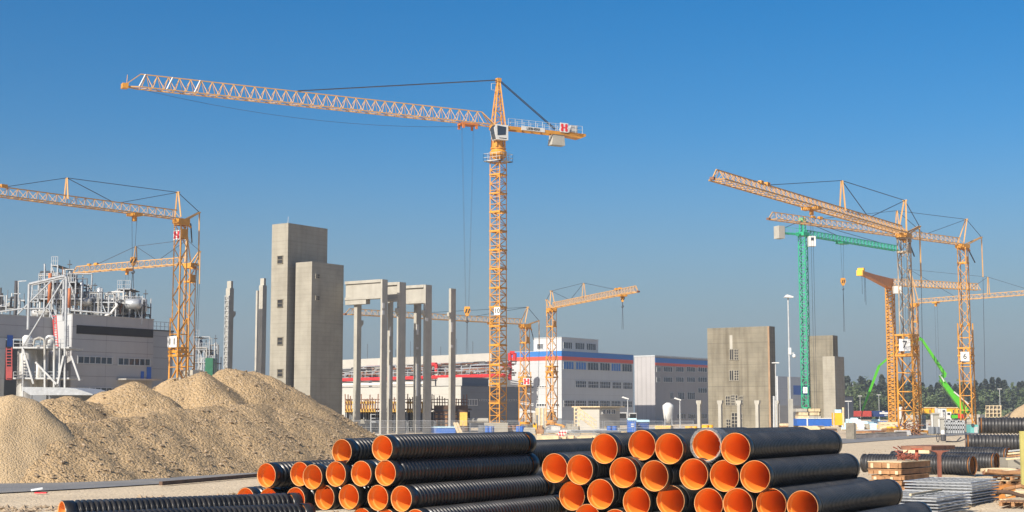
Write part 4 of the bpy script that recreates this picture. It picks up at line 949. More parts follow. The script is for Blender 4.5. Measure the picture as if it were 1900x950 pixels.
# green hammerhead crane
Y = 288; o = gx(1497, Y); t = thing('tower_crane', 'green tower crane with white cab and grey counterweight, number 1 on its mast', 'tower crane', o)
zj = P(1494, 432, Y).z; tip = HZ(1668, 462, zj); d = V((tip.x - o.x, tip.y - o.y, 0)); L = d.length; d.normalize(); n = V((-d.y, d.x, 0))
A = lambda s, z, k=0.0: V((o.x, o.y, 0)) + d * s + n * k + V((0, 0, z)); zz = lambda py: P(1494, py, Y).z
m = MB(); m.lattice(V((o.x, o.y, zz(756))), V((o.x, o.y, zj - .6)), az(35), 1.35, 1.35, 30, .085, .05); m.build('mast', M_green, t)
m = MB()
for s_ in (-1, 1):
    for q in (-.5, .5): m.bar(A(s_ * .6, zj - .3, q), A(s_ * .35, zz(410), q * .7), .1)
for k in range(4):
    za, zb_ = zj + (zz(410) - zj) * k / 4, zj + (zz(410) - zj) * (k + 1) / 4
    for q in (-.45, .45): m.bar(A(-.5, za, q), A(.45, zb_, q), .05)
m.obox(A(0, zz(407)), d * .6, n * .5, V((0, 0, .3))); m.obox(A(0, zj - .3), d * 1.1, n * .9, V((0, 0, .35))); m.build('tower_head', M_green, t)
m = MB(); m.lattice(A(.8, zj - .5), A(L - 1, zj - .5), (0, 0, 1), 1.2, 1.15, 26, .085, .05, tri=True); jb = m.build('jib', M_green, t)
cj = HZ(1446, 429, zj); dc = V((cj.x - o.x, cj.y - o.y, 0)); Lc = dc.length; dc.normalize()
m = MB(); a0, b0 = V((o.x, o.y, zj - .35)), V((cj.x, cj.y, zj - .35)); nc = V((-dc.y, dc.x, 0))
for q in (-.6, .6): m.bar(a0 + nc * q, b0 + nc * q, .13)
for k in range(7): c = a0.lerp(b0, k / 6); m.bar(c - nc * .6, c + nc * .6, .07); m.bar(c + nc * .6, c + nc * .6 + V((0, 0, 1.1)), .03)
m.bar(a0 + nc * .6 + V((0, 0, 1.1)), b0 + nc * .6 + V((0, 0, 1.1)), .03); m.build('counter_jib', M_green, t)
m = MB(); m.obox(b0 + V((0, 0, .1)), dc * .7, nc * .85, V((0, 0, 1.25))); m.build('counterweight', M_precast, t)
m = MB(); c = P(1506, 448, Y - 1.8); m.box(c.x - .65, c.x + .65, c.y - .8, c.y + .8, c.z - 1.0, c.z + 1.0); cab = m.build('cab', M_white, t)
m = MB(); m.box(c.x - .3, c.x + .3, c.y - .83, c.y - .8, c.z + .1, c.z + .7); m.build('window', M_glass, cab)
ropes(t, [(A(0, zz(409)), A(L * .33, zj + .7)), (A(0, zz(409)), A(L * .78, zj + .7)), (A(0, zz(409)), b0 + V((0, 0, .6)))], .05, 'tie_bar')
sg = (HZ(1543, 446, zj) - o).dot(d); m = MB(); m.obox(A(sg, zj - .8), d * 1.3, n * .8, V((0, 0, .2))); m.build('trolley', M_green, t)
hz = P(1541, 516, A(sg, 0).y).z; ropes(t, [(A(sg + e, zj - .9), A(sg + e * .4, hz)) for e in (-.6, .6)], .02); hook_block(t, A(sg, hz), 1.2, 9.5)
sign(t, V((o.x, o.y, zz(724))) + az(215) * .85 + az(125) * .2, az(125), .9, 1.2, word('1', 1.1), 'number_plate')
for k, (w_, h_) in enumerate(((2.6, .6), (2.2, .5), (2.5, .55), (1.9, .5), (2.3, .5))):
    for q in (-1, 1):
        m = MB(); c = V((o.x + rs.uniform(-.2, .6) + q * w_ * .52, o.y + rs.uniform(-.2, .2), 0)); m.box(c.x - w_ * .48, c.x + w_ * .48, c.y - 1.6, c.y + 1.6, .05 + k * .72, .03 + k * .72 + h_ + .1); m.build('ballast_block', M_palewood if (k + q) % 3 else M_precast, t)
m = MB(); m.box(o.x - .7, o.x + .7, o.y - .7, o.y + .7, zz(756) - .25, zz(756)); m.build('base_frame', M_green, t)

# orange flat top crane with deep counter jib
Y = 292; o = gx(1658, Y); zj = P(1656, 524, Y).z
t = thing('tower_crane', 'orange flat top crane with deep tapered rear jib and white cab, left of crane 7', 'tower crane', o)
tip = HZ(1816, 533, zj); d = V((tip.x - o.x, tip.y - o.y, 0)); L = d.length; d.normalize(); n = V((-d.y, d.x, 0))
m = MB(); m.lattice(V((o.x, o.y, .3)), V((o.x, o.y, zj - 1)), az(35), 1.35, 1.35, 46, .1, .07); m.build('mast', M_crane, t)
M_or = mat('orange_crane_paint', (.60, .20, .03), .5, var=.15)
A = lambda s, z, k=0.0: V((o.x, o.y, 0)) + d * s + n * k + V((0, 0, z))
m = MB(); m.lattice(A(0, zj - .6), A(L, zj - .6), (0, 0, 1), 1.1, 1.35, 26, .08, .05, tri=True); m.build('jib', M_pale, t)
lt = HZ(1596, 511, zj); dc = V((lt.x - o.x, lt.y - o.y, 0)); Lc = dc.length; dc.normalize(); nc = V((-dc.y, dc.x, 0)); B_ = lambda s, z, k=0.0: V((o.x, o.y, 0)) + dc * s + nc * k + V((0, 0, z))
m = MB(); m.prism([B_(-1, zj - 1.3, -.5), B_(.8, zj - 1.3, -.5), B_(Lc * .72, zj - .1, -.5), B_(Lc, zj + .1, -.5), B_(Lc, zj + .9, -.5), B_(Lc * .6, zj + .75, -.5), B_(-1, zj + .75, -.5)], nc * 1.0); m.build('counter_jib', M_or, t)
m = MB(); m.obox(B_(Lc - .1, zj + .45), dc * .5, nc * .6, V((0, 0, .5))); m.lathe(B_(Lc - .6, zj + 1.1, -.6), [(.4, 0), (.4, 1.2)], 12, nc); m.build('winch_housing', M_yellow, t)
m = MB(); c = P(1664, 538, Y - 1.6); m.box(c.x - .7, c.x + .7, c.y - .8, c.y + .8, c.z - .75, c.z + .75); cab = m.build('cab', M_white, t); m = MB(); m.box(c.x + .71, c.x + .74, c.y - .6, c.y + .6, c.z - .2, c.z + .5); m.build('window', M_glass, cab)
ropes(t, [(B_(Lc - 1 - k, zj + .1), B_(Lc - 1 - k, zj - 3.5 - k)) for k in (0, 1.4, 2)], .03, 'hanging_rope')
m = MB(); m.obox(V((o.x, o.y, .4)), az(35) * 2.4, az(125) * 2.4, V((0, 0, .4))); m.build('foundation', M_conc, t)
# ------------------------------------------------------------------ middle ground
def bx(mb, px0, px1, py0, py1, Y, dep):
    a, b_ = P(px0, py1, Y), P(px1, py0, Y); return mb.box(a.x, b_.x, Y, Y + dep, a.z, b_.z)
def simple(name, label, cat, px0, px1, py0, py1, Y, dep, m, group=None, parts=()):
    """box shaped thing with named parts given in pixels on its front: (name, material, px0, px1, py0, py1, proud)"""
    t = thing(name, label, cat, gx((px0 + px1) / 2, Y), group); b = MB(); bx(b, px0, px1, py0, py1, Y, dep); b.build('body', m, t)
    for nm, mm, a, b2, c, d2, pr in parts: q = MB(); bx(q, a, b2, c, d2, Y - pr, pr - .002); q.build(nm, mm, t)
    return t
# formwork deck between the precast columns
Yf = 213
t = thing('formwork_deck', 'concreting deck of yellow formwork beams and dark props between the precast columns', 'formwork', gx(730, Yf))
m = MB(); bx(m, 640, 872, 758, 761, Yf, 9); m.build('deck_panel', M_darkwood, t)
for px0, px1 in ((640, 697), (722, 742), (754, 790)):
    for r_ in range(2):
        m = MB(); bx(m, px0, px1, 745 + r_ * 14, 749 + r_ * 15, Yf - .6, .3); m.build('edge_beam', M_ywood, t)
    m = MB(); k = px0 + 2
    while k < px1: bx(m, k, k + 2.6, 741 + (k * 7) % 6, 766, Yf - .3, .2); k += 4.4
    m.build('beam_ends', M_ywood, t)
m = MB(); r = random.Random(4)
for k in range(46): px = 641 + k * 5.0; m.bar(P(px, 762, Yf - .7), P(px + r.uniform(-1, 1), 730 + r.uniform(0, 12), Yf - .7), .075)
for py in (741, 747): m.bar(P(641, py, Yf - .5), P(868, py, Yf - .5), .06)
m.build('guard_rail', M_rust, t)
m = MB()
for k in range(44): px = 643 + k * 5.2; m.bar(P(px, 806, Yf + .5 + k % 3), P(px + r.uniform(-2, 2), 762, Yf + .5 + k % 3), .06)
m.build('prop', M_steel, t); m = MB(); bx(m, 640, 872, 764, 806, Yf + 6, .3); m.build('under_deck_shade', M_shadow, t)  # near-black sheet stands in for the shade under the deck
simple('formwork_wall', 'dark wall formwork with yellow panel at its right end, beside the free standing column', 'formwork', 805, 868, 752, 800, 210, 1.2, M_darkwood, None,
       [('yellow_panel', M_ywood, 853, 867, 765, 790, .1)] + [('steel_waler', M_dark, 806, 852, 760 + i * 8, 762 + i * 8, .12) for i in range(5)] + [('panel_strip', M_wood, 808 + i * 9, 812 + i * 9, 766, 796, .06) for i in range(5)])
simple('wall_stub', 'grey concrete wall stub under the formwork deck beside the tower', 'wall', 652, 705, 778, 806, 207, 2, M_conc, None, [('opening_shade', M_shadow, 664, 678, 786, 806, .02)])  # dark sheet on the front painted as the shade of a doorway
t = thing('ladder', 'dark steel ladder leaning up to the formwork deck beside the tower', 'ladder', gx(660, 204)); m = MB()
for e in (0, 7): m.bar(P(655 + e, 806, 203), P(664 + e, 767, 206), .06)
for k in range(14): f = k / 14; m.bar(P(655 + 9 * f, 806 - 39 * f, 203 + 3 * f), P(662 + 9 * f, 806 - 39 * f, 203 + 3 * f), .04)
m.build('rungs', M_dark, t)
t = thing('scaffold', 'grey steel scaffold landing in front of the formwork deck', 'scaffold', gx(712, 203)); m = MB()
for px in (688, 707, 732): m.bar(P(px, 806, 203), P(px, 768, 203), .07); m.bar(P(px, 806, 205), P(px, 768, 205), .07); m.bar(P(px, 769, 203), P(px, 769, 205), .05)
for py in (769, 776, 782): m.bar(P(688, py, 203), P(732, py, 203), .05)
m.build('tube_frame', M_lightsteel, t); m = MB(); bx(m, 688, 732, 783, 784.5, 203, 2); m.build('deck', M_steel, t)
t = thing('timber_prop', 'two pale timber boards leaning together near the main crane', 'timber', gx(850, 196)); m = MB(); m.bar(P(843, 785, 197), P(852, 806, 195), .14); m.bar(P(848, 785, 197), P(857, 806, 195), .14); m.build('boards', M_palewood, t)
simple('blue_skip', 'blue skip behind the mesh fence left of the main crane', 'container', 797, 845, 793, 806, 198, 4, M_blue, None, [('rim', M_lblue, 796, 846, 791.5, 794, .1)])
t = thing('concrete_pipe', 'pale concrete pipe lying on trestles left of the main crane foot', 'pipe', gx(885, 205)); m = MB(); m.bar(P(868, 780, 205), P(906, 780, 205), .33, 12); m.build('tube', M_precast, t)
m = MB()
for px in (872, 900): m.bar(P(px, 784, 205), P(px, 806, 205), .12)
m.build('trestle', M_steel, t)
# mesh fence panels
def fence_panel_at(p, q, h, proto=[None]):
    d = q - p; rz = math.atan2(d.y, d.x)
    if proto[0] is None:
        t = thing('fence_panel', 'light steel mesh fence panel in the row before the works buildings', 'fence', (0, 0, 0), 'mesh fence panels along the road')
        W = 3.4; m = MB()
        for x in (0.03, W - .03): m.bar((x, 0, 0), (x, 0, h), .024, 6)
        for z in (.15, h - .02, h * .55): m.bar((0, 0, z), (W, 0, z), .02, 6)
        m.build('frame', M_steel, t); m = MB()
        for k in range(1, 24): x = W * k / 24; m.bar((x, 0, .15), (x, 0, h), .006)
        for k in range(1, 6): z = .15 + (h - .15) * k / 6; m.bar((0, .01, z), (W, .01, z), .006)
        m.build('mesh', M_steel, t); m = MB()
        m.box(-.35, .35, -.12, .12, 0, .13); m.build('concrete_foot', M_precast, t); proto[0] = t
        t.location = p; t.rotation_euler = (0, 0, rz); return t
    return copy_thing(proto[0], p, rz)
fx = []
pa, pb_, pc_ = gx(655, 178), gx(1010, 172), gx(1330, 170)
for a, b_ in ((pa, pb_), (pb_, pc_)):
    L = (b_ - a).length; u = (b_ - a).normalized(); n_ = int(L / 3.5)
    for k in range(n_): fence_panel_at(a + u * (k * 3.5), a + u * (k * 3.5 + 3.4), 1.8)
for k, (px, Y) in enumerate(((1440, 190), (1600, 205), (1760, 190), (1840, 210))): pass
# timber sleepers and barriers by the road
r = random.Random(8)
for k, (px0, px1) in enumerate(((996, 1038), (1040, 1052), (1054, 1066), (1068, 1100), (1076, 1112))):
    t = thing('timber_beam', ['long pale squared timber lying along the road edge behind the pipe stacks', 'short pale timber block, left one by the road edge', 'short dark ended timber block by the road edge', 'pale timber lying beside the red and white barriers', 'thin pale timber lying crosswise in front of the site cabin'][k], 'timber', gx((px0 + px1) / 2, 148 + k))
    m = MB(); bx(m, px0, px1, 808 + k % 2 * 2, 818, 148 + k, .8); m.build('beam', M_palewood, t)
    m = MB(); bx(m, px1 - 1.5, px1 + .2, 808.5 + k % 2 * 2, 818, 147.9 + k, .85); m.build('end_grain', M_darkwood, t)
for k in range(3):
    t = thing('barrier', 'red and white striped plastic barrier lying behind the road', 'barrier', gx(1036 + k * 6, 158), 'red and white barriers'); p, q = P(1031 + k * 5, 811, 158), P(1042 + k * 5, 799, 158)
    for s_ in range(5):
        m = MB(); m.bar(p.lerp(q, s_ / 5), p.lerp(q, (s_ + 1) / 5), .09); m.build('stripe', M_signred if s_ % 2 else M_white, t)
# site cabin with outside stairs
S1 = Block(1112, 755, 205, 1070, 1150, 43)
t = thing('site_cabin', 'cream site cabin with flat roof behind the mesh fence', 'cabin', S1.o); m = MB(); S1.body(m); m.build('wall', M_cream, t)
m = MB(); S1.coping(m, .5, .15); m.build('roof', M_palewood, t)
for a, b_ in ((1117, 1122), (1125, 1132), (1135, 1141)): S1.window(t, 'R', a, 760, b_, 768, 2, 1, M_white)
t = thing('outside_stair', 'pale timber stairway with railing climbing the site cabin', 'stair', gx(1082, 201)); m = MB()
for e in (0, 1.2):
    for dy in (0, 8, 16): m.bar(P(1072, 756 + dy, 200 + e), P(1106, 781 + dy, 200 + e), .09)
for k in range(9): f = k / 8; m.bar(P(1072 + 34 * f, 772 + 25 * f, 200), P(1072 + 34 * f, 756 + 25 * f, 200), .05); m.obox(P(1072 + 34 * f, 772 + 25 * f, 200.6), V((.2, 0, 0)), V((0, .6, 0)), V((0, 0, .04)))
for px in (1066, 1074): m.bar(P(px, 806, 200), P(px, 755, 200), .1)
for k in range(5): m.bar(P(1066, 757 + k * 7, 200), P(1074, 757 + k * 7, 200), .09)
m.build('stringer', M_palewood, t)
simple('scaffold_box', 'pale timber stair enclosure between the two small cranes', 'scaffold', 994, 1013, 757, 800, 225, 3, M_palewood, None, [('strip', M_white, 1000, 1001.5, 757, 800, .1), ('strip', M_white, 1007, 1008.5, 757, 800, .1), ('door', M_cladg, 995, 998, 770, 800, .05)])
simple('blue_container', 'tall blue skip container beside the lamp post', 'container', 1166, 1180, 779, 806, 185, 2.4, M_blue, None, [('lid', M_lblue, 1165, 1181, 776, 780, .15), ('label', M_white, 1171, 1176, 786, 788, .03), ('label', M_white, 1171, 1176, 790, 792, .03)])
simple('blue_container', 'wide dark blue skip container, right of the tall one', 'container', 1182, 1204, 783, 806, 187, 2.4, mat('dark_blue_paint', (.01, .045, .2), .5), None, [('lid', M_lblue, 1181, 1205, 779, 783, .15), ('label', M_white, 1184, 1187, 788, 790, .03)])
simple('garage_door', 'dark loading bay with white frame in the foot of the banded building', 'loading bay', 1147, 1163, 765, 776, 240, 3, M_white, None, [('opening_shade', M_shadow, 1149, 1162, 767, 776, .05)])  # shade inside the bay painted as a flat dark sheet
simple('garage_door', 'second dark loading bay right of the first', 'loading bay', 1167, 1181, 766, 776, 242, 3, M_white, None, [('opening_shade', M_shadow, 1169, 1180, 768, 776, .05)])  # again a flat dark sheet for the shade inside
c = gx(1240, 250); zs = lambda py: P(1240, py, 250).z
t = thing('mortar_silo', 'white mortar silo with conical bottom on steel legs, right of the blue containers', 'silo', c)
m = MB(); m.lathe((c.x, c.y, 0), [(.25, zs(786)), (.75, zs(776)), (.95, zs(757)), (.95, zs(752)), (.3, zs(747))], 18); m.build('shell', M_white, t, True)
m = MB()
for a_ in (45, 135, 225, 315): e = az(a_) * .75; m.bar(V((c.x, c.y, .0)) + e * 1.1, V((c.x, c.y, zs(765))) + e, .07)
m.build('leg', M_steel, t)
# short precast columns with wide heads
for k, (px, lb) in enumerate(((1298, 'first short pale column with a wide head, in front of the ribbed building'), (1337, 'short pale column with a wide head before the left part of the brown core'), (1372, 'short pale column with a wide head before the window holes of the brown core'), (1406, 'short pale column with a wide head before the right part of the brown core'), (1442, 'short pale column with a wide head beside the tall lamp mast'))):
    c = gx(px, 180); zt = P(px, 743, 180).z; zn = P(px, 752, 180).z; t = thing('short_column', lb, 'column', c, 'short precast columns'); a, b_ = az(35) * .2, az(125) * .2
    m = MB(); m.obox((c.x, c.y, zn / 2), a, b_, V((0, 0, zn / 2))); m.build('shaft', M_precast, t); m = MB()
    q = [V((c.x, c.y, zn)) - b_ * 1.0, V((c.x, c.y, zn)) + b_ * 1.0, V((c.x, c.y, zn + .35)) + b_ * 1.7, V((c.x, c.y, zt)) + b_ * 1.7, V((c.x, c.y, zt)) - b_ * 1.7, V((c.x, c.y, zn + .35)) - b_ * 1.7]
    m.prism([p - a * 1.01 for p in q], a * 2.02); m.build('column_head', M_precast, t)
t = thing('steel_pole', 'plain pale pole between the short columns beside the lamp mast', 'pole', gx(1436, 178)); m = MB(); m.bar(gx(1436, 178), P(1436, 735, 178), .13, 8); m.build('shaft', M_lightsteel, t)
# lamp masts
def lamp(px, py, Y, label, kind, r=.06):
    c = gx(px, Y); zt = P(px, py, Y).z; t = thing('lamp_post', label, 'lamp post', c); m = MB(); m.bar(c, (c.x, c.y, zt), r * 1.4, 8, r); m.build('pole', M_lightsteel, t); s = Y / 180
    if kind == 1:
        m = MB(); m.prism([V((c.x - .5 * s, c.y - .4, zt)), V((c.x + .55 * s, c.y - .4, zt - .05 * s)), V((c.x + .6 * s, c.y - .4, zt + .1 * s)), V((c.x - .2 * s, c.y - .4, zt + .35 * s))], (0, .8, 0)); m.build('lamp_head', M_white, t)
    elif kind == 2:
        m = MB(); m.obox((c.x + .0, c.y, zt + .05), V((.42 * min(s, 1.35), 0, 0)), V((0, .2, 0)), V((0, 0, .06 * min(s, 1.3)))); m.build('lamp_head', M_white, t)
    else:
        m = MB(); m.prism([V((c.x - .75 * s, c.y - .2, zt + .22 * s)), V((c.x + .1 * s, c.y - .2, zt - .03)), V((c.x + .15 * s, c.y - .2, zt + .1 * s)), V((c.x - .6 * s, c.y - .2, zt + .36 * s))], (0, .4, 0)); m.build('lamp_head', M_white, t)
    return t
t = lamp(1467, 552, 150, 'tallest lamp mast, with wide white head and dome camera, right of the brown core', 1, .075)
c = gx(1468, 150); m = MB(); zc_ = P(1468, 657, 150).z; m.obox((c.x, c.y, zc_ + .3), V((.14, 0, 0)), V((0, .14, 0)), V((0, 0, .35))); m.bar((c.x, c.y, zc_ + .1), (c.x + .45, c.y, zc_ + .1), .04); m.lathe((c.x + .45, c.y, zc_ - .42), [(.04, 0), (.17, .1), (.19, .28), (.1, .42)], 12); m.build('dome_camera', M_white, t)
m = MB(); m.obox((c.x, c.y, P(1468, 740, 150).z / 2), V((.2, 0, 0)), V((0, .2, 0)), V((0, 0, P(1468, 740, 150).z / 2))); m.obox((c.x - .2, c.y, 3.2), V((.07, 0, 0)), V((0, .07, 0)), V((0, 0, 3.2))); m.build('lower_sleeve', M_precast, t)
lamp(1441, 674, 170, 'slim lamp post with flat twin head at the right edge of the brown core', 2)
lamp(1165, 741, 190, 'lamp post with slanted head above the blue containers', 3)
lamp(1262, 743, 200, 'lamp post with slanted head right of the mortar silo', 3)
lamp(1575, 745, 260, 'lamp post with small head behind the yellow box', 2)
lamp(1597, 735, 420, 'thin far lamp post behind the red container', 2)
lamp(1632, 733, 430, 'thin far lamp post behind the dark blue container', 2)
lamp(1857, 722, 400, 'thin far lamp post before the wood near the far sand heap', 2)
# containers and cabins far right
def container(label, px0, px1, py0, py1, Y, m_, txt=None):
    t = thing('container', label, 'container', gx((px0 + px1) / 2, Y)); m = MB(); bx(m, px0, px1, py0, py1, Y, 2.4); b_ = m.build('body', m_, t); m = MB()
    n_ = 16
    for k in range(n_): a = px0 + (px1 - px0) * (k + .25) / n_; bx(m, a, a + (px1 - px0) * .5 / n_, py0 + .8, py1 - .8, Y - .06, .055)
    m.build('corrugated_side', m_, t)
    return t
container('red shipping container under the green boom tip', 1583, 1617, 762.5, 773, 415, mat('container_red', (.42, .05, .035), .6))
t = container('dark blue shipping container with white lettering strips', 1617.5, 1656, 762.5, 773, 416, mat('container_blue', (.012, .035, .14), .6))
for a, b_, c_, d2 in ((1632, 1650, 765, 768), (1637, 1641, 762.6, 764.3), (1641, 1647, 769.5, 771)): m = MB(); bx(m, a, b_, c_, d2, 415.8, .1); m.build('white_strip', M_white, t)
simple('blue_container', 'long blue container beneath the green crane ballast', 'container', 1479, 1545, 777, 790, 222, 3, M_blue, None, [('rim', M_white, 1478, 1546, 775.5, 777, .1), ('strut', M_white, 1497, 1499, 777, 790, .1)])
simple('yellow_cabinet', 'tall yellow cabinet with posts beside the concrete block', 'cabinet', 1548, 1564, 766, 789, 190, 1.4, M_yellow, None, [('post', M_palewood, 1563.5, 1566, 756, 792, .1), ('post', M_palewood, 1546.5, 1548, 766, 792, .1), ('top_box', M_lblue, 1549, 1561, 760, 766, .02)])
B_ = Block(1584, 785, 152, 1569, 1588, 60); t = thing('concrete_block', 'upright weathered grey concrete block at the far side of the road', 'block', B_.o); m = MB(); B_.body(m); m.build('block', mat('weathered_concrete', (.24, .22, .18), .9, var=.3, scale=1.2, streak=.7), t); m = MB(); B_.coping(m, -.05, .1); m.build('top_edge', M_precast, t)
for k in range(5):
    px0 = 1588 + k * 19; t = thing('barrier_wall', 'dark low concrete kerb wall along the far road edge', 'wall', gx(px0 + 9, 158 + k * 3), 'dark low walls along the road'); m = MB(); bx(m, px0, px0 + 18.4, 805 - k * .9, 814, 158 + k * 3, .5); m.build('wall', mat('dark_concrete', (.13, .12, .12), .9, var=.3), t)
    m = MB(); bx(m, px0, px0 + 18.4, 804.3 - k * .9, 805 - k * .9, 157.9 + k * 3, .7); m.build('cap', M_conc, t)
# wrapped pallets, stacked timbers and formwork lying about
r = random.Random(17)
spots = [(1570, 792), (1579, 789), (1590, 787), (1597, 792), (1604, 786), (1612, 790), (1620, 794), (1575, 783), (1586, 781), (1625, 784)]
for k, (px, py) in enumerate(spots):
    Y = 2.8 * FPX / (py + 6 - 765); p = gx(px, Y); w, h = r.uniform(.35, .6) * Y / 190, r.uniform(.55, 1.0) * Y / 200
    t = thing('wrapped_pallet', 'pallet wrapped in pale blue film on the storage yard left of crane 7', 'pallet', p, 'pale blue wrapped pallets', R(r.uniform(-40, 40))); M0 = t.matrix_basis.copy()
    m = MB(M0)
    for i in range(3):
        z0 = .16 + h * i / 3; s_ = 1 - r.uniform(0, .14); m.box(-w * s_, w * s_, -.5 * s_, .5 * s_, z0, z0 + h / 3 - .02)
    m.build('wrapped_load', M_lblue if r.random() < .8 else M_plast, t); m = MB(M0)
    for i in (-1, 0, 1): m.box(-w, w, i * .4 - .06, i * .4 + .06, 0, .12)
    m.box(-w, w, -.5, .5, .12, .15); m.build('pallet', M_palewood, t)
def lumber(px, py, wpx, n, Y, label, m_, grp=None, hpx=2.0):
    t = thing('timber_stack', label, 'timber stack', gx(px, Y), grp); rr = random.Random(int(px * 7 + py))
    zt = P(px, py, Y).z; m = MB(); lay = max(1, n); h = max(.14, zt / lay)
    for i in range(lay):
        w = wpx / FPX * Y / 2 * rr.uniform(.85, 1.0); ox = rr.uniform(-.15, .15); c = gx(px, Y)
        m2 = MB(); m2.box(c.x - w + ox, c.x + w + ox, c.y - .6, c.y + .6, h * i + .05, h * (i + 1) - .02); m2.build('plank_layer', m_ if i % 2 == 0 else M_palewood, t)
        for e in (-.6, 0, .6): m.box(c.x + w * e - .06, c.x + w * e + .06, c.y - .65, c.y + .65, h * i, h * i + .05)
    m.build('spacer', M_darkwood, t); return t
lumber(1455, 786, 34, 4, 196, 'stack of pale shuttering timber left of the long blue container', M_wood)
lumber(1507, 790, 50, 2, 180, 'low stack of white boards in front of the long blue container', M_white)
lumber(1536, 795, 30, 3, 172, 'stack of dark planks between blue container and concrete block', M_darkwood)
lumber(1648, 783, 40, 3, 230, 'long pale board stack left of the mast of crane 7', M_palewood)
lumber(1655, 792, 56, 2, 196, 'low grey slab stack beside the foot of crane 7', M_conc)
lumber(1600, 800, 34, 1, 172, 'single orange brown board pack below the blue pallets', M_wood)
for k, (px0, px1, lb) in enumerate(((1714, 1727.5, 'yellow site hut right of crane 7'), (1729, 1737, 'narrow yellow site hut beside the white hut'), (1757, 1771, 'yellow site hut left of the green boom foot'), (1773, 1781, 'yellow site hut half behind the green boom'), (1669, 1677, 'small yellow hut raised behind the mast of crane 7'))):
    y0 = 757 if k < 4 else 744; simple('site_hut', lb, 'hut', px0, px1, y0, y0 + (10 if k < 4 else 6), 330, 2.5, M_yellow, None, [('roof', M_palewood, px0 - .6, px1 + .6, y0 - 1.6, y0, .2), ('door', M_dark, px1 - 3, px1 - 1, y0 + 3, y0 + 9 if k < 4 else y0 + 5, .04)])
simple('site_hut', 'white site hut with dark window between the yellow huts', 'hut', 1741, 1756, 757, 774, 320, 2.5, M_white, None, [('window', M_glass, 1749, 1754, 761, 765, .05), ('roof', M_palewood, 1740, 1757, 755.5, 757, .2)])
simple('site_hut', 'white and dark red box hut behind crane 7', 'hut', 1666, 1679, 755, 778, 300, 2.5, M_white, None, [('red_door', M_rust, 1673, 1678.5, 757, 776, .05)])
for px0, px1, lb in ((1729, 1743, 'white precast panel standing upright right of crane 7'), (1742, 1752, 'second white precast panel standing behind the small cart')):
    simple('precast_slab', lb, 'panel', px0, px1, 768 if px0 < 1740 else 776, 804, 186, .5, M_precast, None, [('edge_rib', M_white, px0, px0 + 1.5, 767 if px0 < 1740 else 775, 804, .1), ('head', M_precast, px0 - 1, px1 + 1, 766 if px0 < 1740 else 774, 769 if px0 < 1740 else 777, .15)])
t = thing('formwork_rack', 'grey steel formwork frames standing left of the big black pipes', 'formwork', gx(1770, 190)); m = MB()
for k in range(9): px = 1752 + k * 4.4; m.bar(P(px, 804, 190), P(px, 779 + (k % 3) * 2, 190), .11)
for py in (782, 789, 797): m.bar(P(1752, py, 190), P(1790, py, 190), .11)
m.build('steel_frame', M_lightsteel, t); m = MB(); bx(m, 1752, 1790, 780, 804, 191, .2); m.build('panel', M_steel, t)
t = thing('scaffold', 'pale scaffold frame before the wood right of crane 6', 'scaffold', gx(1845, 262)); m = MB()
for k in range(5):
    px = 1829 + k * 7
    for e in (0, 1.6): m.bar(P(px, 779, 262 + e), P(px, 752, 262 + e), .07)
    m.bar(P(px, 760, 262), P(px, 760, 263.6), .05)
for py in (753, 760, 767, 774):
    for e in (0, 1.6): m.bar(P(1829, py, 262 + e), P(1857, py, 262 + e), .06)
m.build('tube_frame', M_palewood, t); m = MB(); bx(m, 1830, 1856, 755, 772, 264, .2); m.build('panel', M_conc, t)
simple('site_machine', 'small teal machine beside the foot of crane 6', 'machine', 1801, 1815, 788, 803, 180, 1.6, mat('teal_paint', (.12, .38, .36), .5), None, [('engine_cover', M_dark, 1803, 1807, 786, 791, .2), ('frame', M_lightsteel, 1808, 1814, 792, 803, .08)])
simple('site_machine', 'small yellow machine behind the mesh fence near the small cranes', 'machine', 989, 996, 786, 800, 184, 1.0, M_yellow, None, [('engine_cover', M_dark, 990, 993, 784, 788, .1)])
t = thing('crumpled_bundle', 'tangled brown bundle of rods at the foot of crane 7', 'rods', gx(1692, 178)); m = MB(); r = random.Random(2)
for k in range(60):
    p = P(r.uniform(1676, 1708), r.uniform(786, 808), 178 + r.uniform(-1, 1)); m.bar(p, p + V((r.uniform(-.7, .7), r.uniform(-.5, .5), r.uniform(-.6, .6))), .05)
tag(m.build('rods', M_rust, t), kind='stuff')
# pump truck with lime green folding boom
Y = 300; t = thing('concrete_pump_truck', 'concrete pump truck with lime green folding boom behind crane 7', 'pump truck', gx(1775, Y)); o = V((0, Y, 0))
pp = [(1797, 766), (1772, 722), (1750, 697)]; seg = [[(1792, 764), (1745, 704)], [(1744, 701), (1754, 696), (1709, 628)], [(1709, 628), (1676, 641), (1631, 679)], [(1631, 679), (1600, 762)]]
for i, pts in enumerate(seg):
    m = MB(); w0 = (.68, .48, .36, .26)[i]
    q = [P(a, b_, Y + i * .5) for a, b_ in pts]
    for j_, (a, b_) in enumerate(zip(q, q[1:])): m.bar(a, b_, w0 * (1 - .25 * j_), 4, w0 * (1 - .25 * (j_ + 1)))
    m.build('boom_section', M_boom, t)
m = MB(); m.bar(P(1797, 750, Y - .8), P(1770, 727, Y - .8), .16, 8); m.bar(P(1752, 708, Y - .8), P(1744, 695, Y - .8), .14, 8); m.build('hydraulic_ram', M_white, t)
m = MB(); m.line([P(1600, 762, Y + 1.5), P(1599, 772, Y + 1.5)], .1, 6); m.build('end_hose', M_dark, t)
m = MB(); bx(m, 1764, 1812, 770, 776, Y, 2.4); bx(m, 1786, 1800, 764, 770, Y + .4, 1.6); m.build('chassis', M_boom, t); m = MB(); bx(m, 1778, 1792, 768, 776, Y - .25, .2); m.build('red_panel', M_signred, t)
